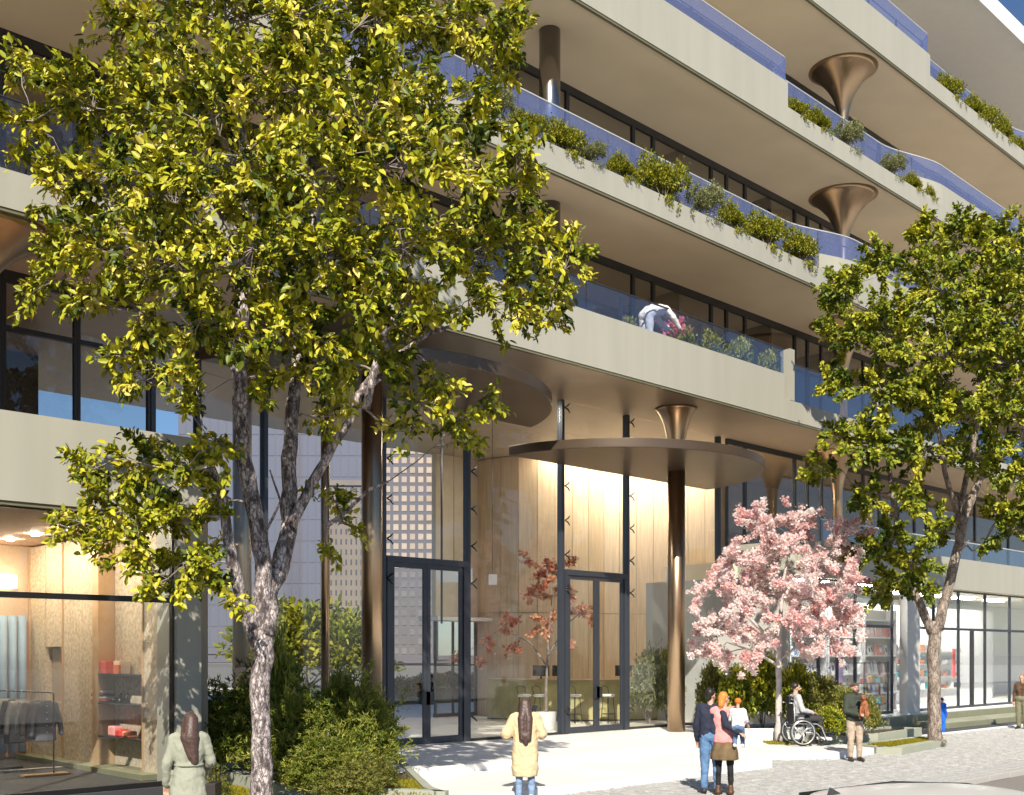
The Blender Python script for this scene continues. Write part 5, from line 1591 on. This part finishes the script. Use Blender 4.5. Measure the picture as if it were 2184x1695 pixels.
for vx0, vx1, vy0, vy1, d, lb in ((930, 1008, 1213, 1242, 31, 'long blank white board hanging inside the lobby above the left doors'), (1042, 1060, 1225, 1247, 31, 'small blank white board hanging inside the lobby')):
    a, b = P(vx0, vy1, d), P(vx1, vy0, d)
    t = thing('hanging_board', a, lb, 'board')
    MB().ribbon([a[:2], b[:2]], a.z, b.z, .05).build('board', m_white, t)
    MB().tube([((a.x + b.x) / 2, (a.y + b.y) / 2 + .02, b.z), ((a.x + b.x) / 2, (a.y + b.y) / 2 + .02, 9.04)], .008, 5).build('cable', m_black, t)
q = P(942, 1330, 29.5)
t = thing('pendant_rod', q, 'thin dark rod hanging from the lobby ceiling behind the left doors', 'pendant')
MB().tube([(q.x, q.y, q.z), (q.x, q.y, 9.04)], .03, 8).build('rod', m_steel, t)

# ------------------------------------------------------------------ right shop: bookcases, books, goods
bcols = [((.62, .14, .12), 'red'), ((.78, .74, .68), 'cream'), ((.14, .26, .50), 'blue'), ((.75, .45, .40), 'salmon'), ((.42, .42, .44), 'grey'), ((.80, .80, .78), 'white'), ((.70, .25, .20), 'coral'), ((.10, .30, .32), 'teal'), ((.12, .11, .12), 'black')]
SHZ = [1.05, 1.74, 2.36, 2.99]
rb = random.Random(4)
for c_, (x0, x1) in enumerate(((30.3, 32.5), (32.6, 34.8), (35.0, 37.3))):
    bc = thing('bookcase', (x0, 18.9, .445), f'white open bookcase in the right shop, {ORD[c_]} from the left', 'bookcase')
    for xx in (x0, x1 - .06):
        MB().box(xx, xx + .06, 18.7, 19.1, .445, 3.95).build('side_panel', m_white, bc)
    MB().box(x0 + .06, x1 - .06, 19.08, 19.1, .445, 3.95).build('back_panel', mat('bookcase_back', (.62, .55, .48), .7), bc)
    for z in SHZ + [3.6]:
        MB().box(x0 + .06, x1 - .06, 18.7, 19.08, z - .05, z).build('shelf', m_white, bc)
    MB().box(x0 + .06, x1 - .06, 18.72, 19.08, .45, .98).build('drawer', mat('drawer_grey', (.35, .32, .29), .6), bc)
    for si, z in enumerate(SHZ):
        x = x0 + .10
        k = 0
        last = {}
        while x < x1 - .36:
            w, h = rb.uniform(.14, .30), rb.uniform(.30, .46)
            pal = bcols if si < 3 else [bcols[0], bcols[3], bcols[6], bcols[5]]
            col, nm = pal[rb.randrange(len(pal))]
            dp = rb.uniform(.03, .06)
            b = box_thing('book', 0, w, 0, dp, 0, h, col, f'{nm} book, {ORD[k]} from left on the {("lowest", "second", "third", "top")[si]} shelf of {("left", "middle", "right")[c_]} bookcase', 'book', 'books in the right shop', .004)
            b.location = (x, 18.78 + rb.uniform(0, .06), z + .002)
            b.rotation_euler = (-.16, 0, 0)
            if rb.random() < .45:
                MB().box(w * .2, w * .8, -.004, -.001, h * .3, h * .75).build('cover_print', m_white if nm not in ('white', 'cream') else m_steel, b)
            x += w + rb.uniform(.02, .12); k += 1
# black display stand with small coloured goods in front of the bookcases
ds = thing('display_stand', (33.3, 17.9, .445), 'black framed display stand with small goods behind the right shop glass', 'display stand')
for xx in (33.4, 35.0):
    for yy in (17.85, 18.15):
        MB().box(xx, xx + .05, yy, yy + .05, .445, 2.15).build('post', m_black, ds)
for z in (.75, 1.45, 2.12):
    MB().box(33.45, 35.0, 17.85, 18.2, z - .03, z).build('shelf', m_dark, ds)
tc = [((.70, .08, .06), 'red'), ((.75, .30, .05), 'orange'), ((.05, .35, .38), 'teal'), ((.78, .78, .75), 'white'), ((.75, .55, .05), 'yellow'), ((.70, .35, .40), 'pink')]
for i in range(12):
    col, nm = tc[(i * 5) % 6]
    z = .752 if i < 6 else 1.452
    box_thing('gift_tin', 33.52 + (i % 6) * .24, 33.68 + (i % 6) * .24, 17.92, 18.08, z, z + .14 + .05 * (i % 3), col, f'{nm} tin on the {"lower" if i < 6 else "middle"} shelf of the black stand, {ORD[i % 6]} from the left', 'tin', 'tins on the black stand')
mq = thing('mannequin', (32.2, 18.1, .445), 'mannequin in a lilac dress behind the right shop glass', 'mannequin')
blob('torso', [('l', [(1.15, .20, .17, 32.2, 18.1), (1.6, .13, .11, 32.2, 18.1), (1.95, .17, .11, 32.2, 18.1), (2.05, .12, .08, 32.2, 18.1)], .06), ('c', (32.04, 18.1, 1.98), (31.96, 18.1, 1.5), .045, .035), ('c', (32.36, 18.1, 1.98), (32.44, 18.1, 1.5), .045, .035)], cloth('lilac', (.50, .30, .55)), mq, .014, 3)
blob('head', [('c', (32.2, 18.1, 2.05), (32.2, 18.1, 2.2), .045, .045), ('e', (32.2, 18.1, 2.28), (.075, .09, .11))], cloth('rose', (.75, .35, .38)), mq, .012, 2)
MB().tube([(32.2, 18.1, .46), (32.2, 18.1, 1.2)], .02, 8).build('stand', m_alu, mq)
MB().lathe([(.2, 0), (.2, .02)], (32.2, 18.1, .447), 20).build('base', m_alu, mq)
# white display wall further right
dw = thing('display_wall', (38, 20.4, .445), 'white display wall with thin shelves in the far right shop', 'display wall')
MB().box(37.6, 50, 20.5, 20.62, .445, 4.3).build('panel', m_white, dw)
for z in (1.0, 1.5, 2.0, 2.5):
    for x in (37.9, 40.1, 42.3, 44.5):
        MB().box(x, x + 1.7, 20.2, 20.498, z - .03, z).build('shelf', m_greyw, dw)
gc = [((.40, .40, .42), 'grey'), ((.70, .69, .68), 'pale'), ((.10, .10, .11), 'black'), ((.05, .38, .40), 'teal'), ((.55, .20, .10), 'rust'), ((.30, .31, .33), 'slate')]
for r_i, z in enumerate((1.0, 1.5, 2.0, 2.5)):
    for b_i, x in enumerate((37.9, 40.1, 42.3, 44.5)):
        for j in range(3):
            col, nm = gc[rb.randrange(6)]
            xx = x + .15 + j * .55
            box_thing('packaged_goods', xx, xx + rb.uniform(.16, .34), 20.25, 20.42, z + .002, z + rb.uniform(.12, .30), col, f'{nm} packet, {ORD[j]} on the {("lowest", "second", "third", "top")[r_i]} shelf of display bay {("one", "two", "three", "four")[b_i]} of the white wall', 'packet', 'packets on the white display wall')
box_thing('banner', 41.2, 41.42, 18.4, 18.43, 1.5, 2.6, (.80, .06, .05), 'narrow red banner hanging behind the far right shop glass', 'banner')
box_thing('display_table', 31.0, 33.0, 17.6, 17.95, .445, .80, (.26, .30, .38), 'low slate table behind the right shop glass', 'table')

# ------------------------------------------------------------------ the car in the street corner
cp_ = Vector((0, 0, 0)) + RIGHT * 3.55 + FWD * 8.25
car = thing('parked_car', (cp_.x, cp_.y, -.128), 'silver-beige car in the street at the lower right corner', 'car', rotz=-math.atan2(FX, FY))
m_car = mat('car_paint', (.66, .65, .63), .25, metal=.1, var=.02)
g_car = glass_mat('car_glass', (.10, .11, .12), ior=1.5)
def car_loft(rings, name, m, sub=2):
    n = len(rings[0])
    vs = [p_ for r in rings for p_ in r]
    fs = []
    for i in range(len(rings) - 1):
        for k in range(n - 1):
            a = i * n + k
            fs.append((a, a + n, a + n + 1, a + 1))
    fs.append(tuple(range(n))); fs.append(tuple(len(vs) - 1 - k for k in range(n)))
    o = MB().add(vs, fs, True).build(name, m, car)
    s = o.modifiers.new('smooth', 'SUBSURF'); s.levels = sub; s.render_levels = sub
    return o
def csec(x, w, zb, zs, zt, tw):
    return [(x, -w * .86, zb), (x, -w, zb + .16), (x, -w, zs - .1), (x, -w * .96, zs), (x, -tw, zt), (x, 0, zt + .03), (x, tw, zt), (x, w * .96, zs), (x, w, zs - .1), (x, w, zb + .16), (x, w * .86, zb)]
car_loft([csec(x, w, .2, zs, zt, tw) for x, w, zs, zt, tw in ((-2.12, .70, .60, .66, .5), (-2.0, .84, .72, .86, .70), (-1.6, .88, .84, .93, .74), (-.9, .90, .88, .95, .74), (0, .90, .88, .95, .74), (.9, .90, .88, .95, .74), (1.5, .88, .84, .90, .70), (1.95, .82, .72, .78, .6), (2.12, .66, .55, .60, .5))], 'body', m_car)
def gsec(x, w, zt, tw):
    return [(x, -w, .90), (x, -w * .97, .96), (x, -tw, zt - .05), (x, -tw * .8, zt), (x, 0, zt + .02), (x, tw * .8, zt), (x, tw, zt - .05), (x, w * .97, .96), (x, w, .90)]
car_loft([gsec(x, w, zt, tw) for x, w, zt, tw in ((-1.75, .72, 1.02, .66), (-1.2, .78, 1.42, .60), (-.5, .80, 1.505, .585), (.1, .80, 1.49, .585), (.55, .78, 1.36, .58), (1.25, .70, .98, .62))], 'greenhouse', g_car)
car_loft([[(x, -w, z - .05), (x, -w * .92, z + .012), (x, 0, z + .045), (x, w * .92, z + .012), (x, w, z - .05)] for x, w, z in ((-1.28, .54, 1.41), (-1.1, .58, 1.46), (-.5, .60, 1.515), (.1, .60, 1.50), (.4, .57, 1.44), (.52, .54, 1.395))], 'roof', m_car)
for s in (-1, 1):
    MB().tube([(-1.25, s * .60, 1.40), (-.5, s * .615, 1.49), (.1, s * .615, 1.475), (.5, s * .60, 1.38), (1.2, s * .72, .98)], .022, 6).build('roof_trim', m_black, car)
    for x in (-1.35, 1.35):
        w = MB().tube([(x, s * .72, .31), (x, s * .92, .31)], .31, 28).build('wheel', m_tyre, car)
        MB().tube([(x, s * .915, .31), (x, s * .93, .31)], .19, 20).build('rim', m_alu, w)
    MB().ball((1.98, s * .58, .62), (.10, .15, .07), 12, 8).build('headlight', m_white, car)
    MB().ball((.62, s * .98, .98), (.06, .11, .07), 12, 8).build('mirror', m_car, car)
MB().add([(-1.10, -.012, 1.49), (-1.10, .012, 1.49), (-1.2, .008, 1.47), (-1.2, -.008, 1.47), (-1.18, 0, 1.535)], [(0, 1, 4), (1, 2, 4), (2, 3, 4), (3, 0, 4), (3, 2, 1, 0)]).build('antenna', m_black, car)
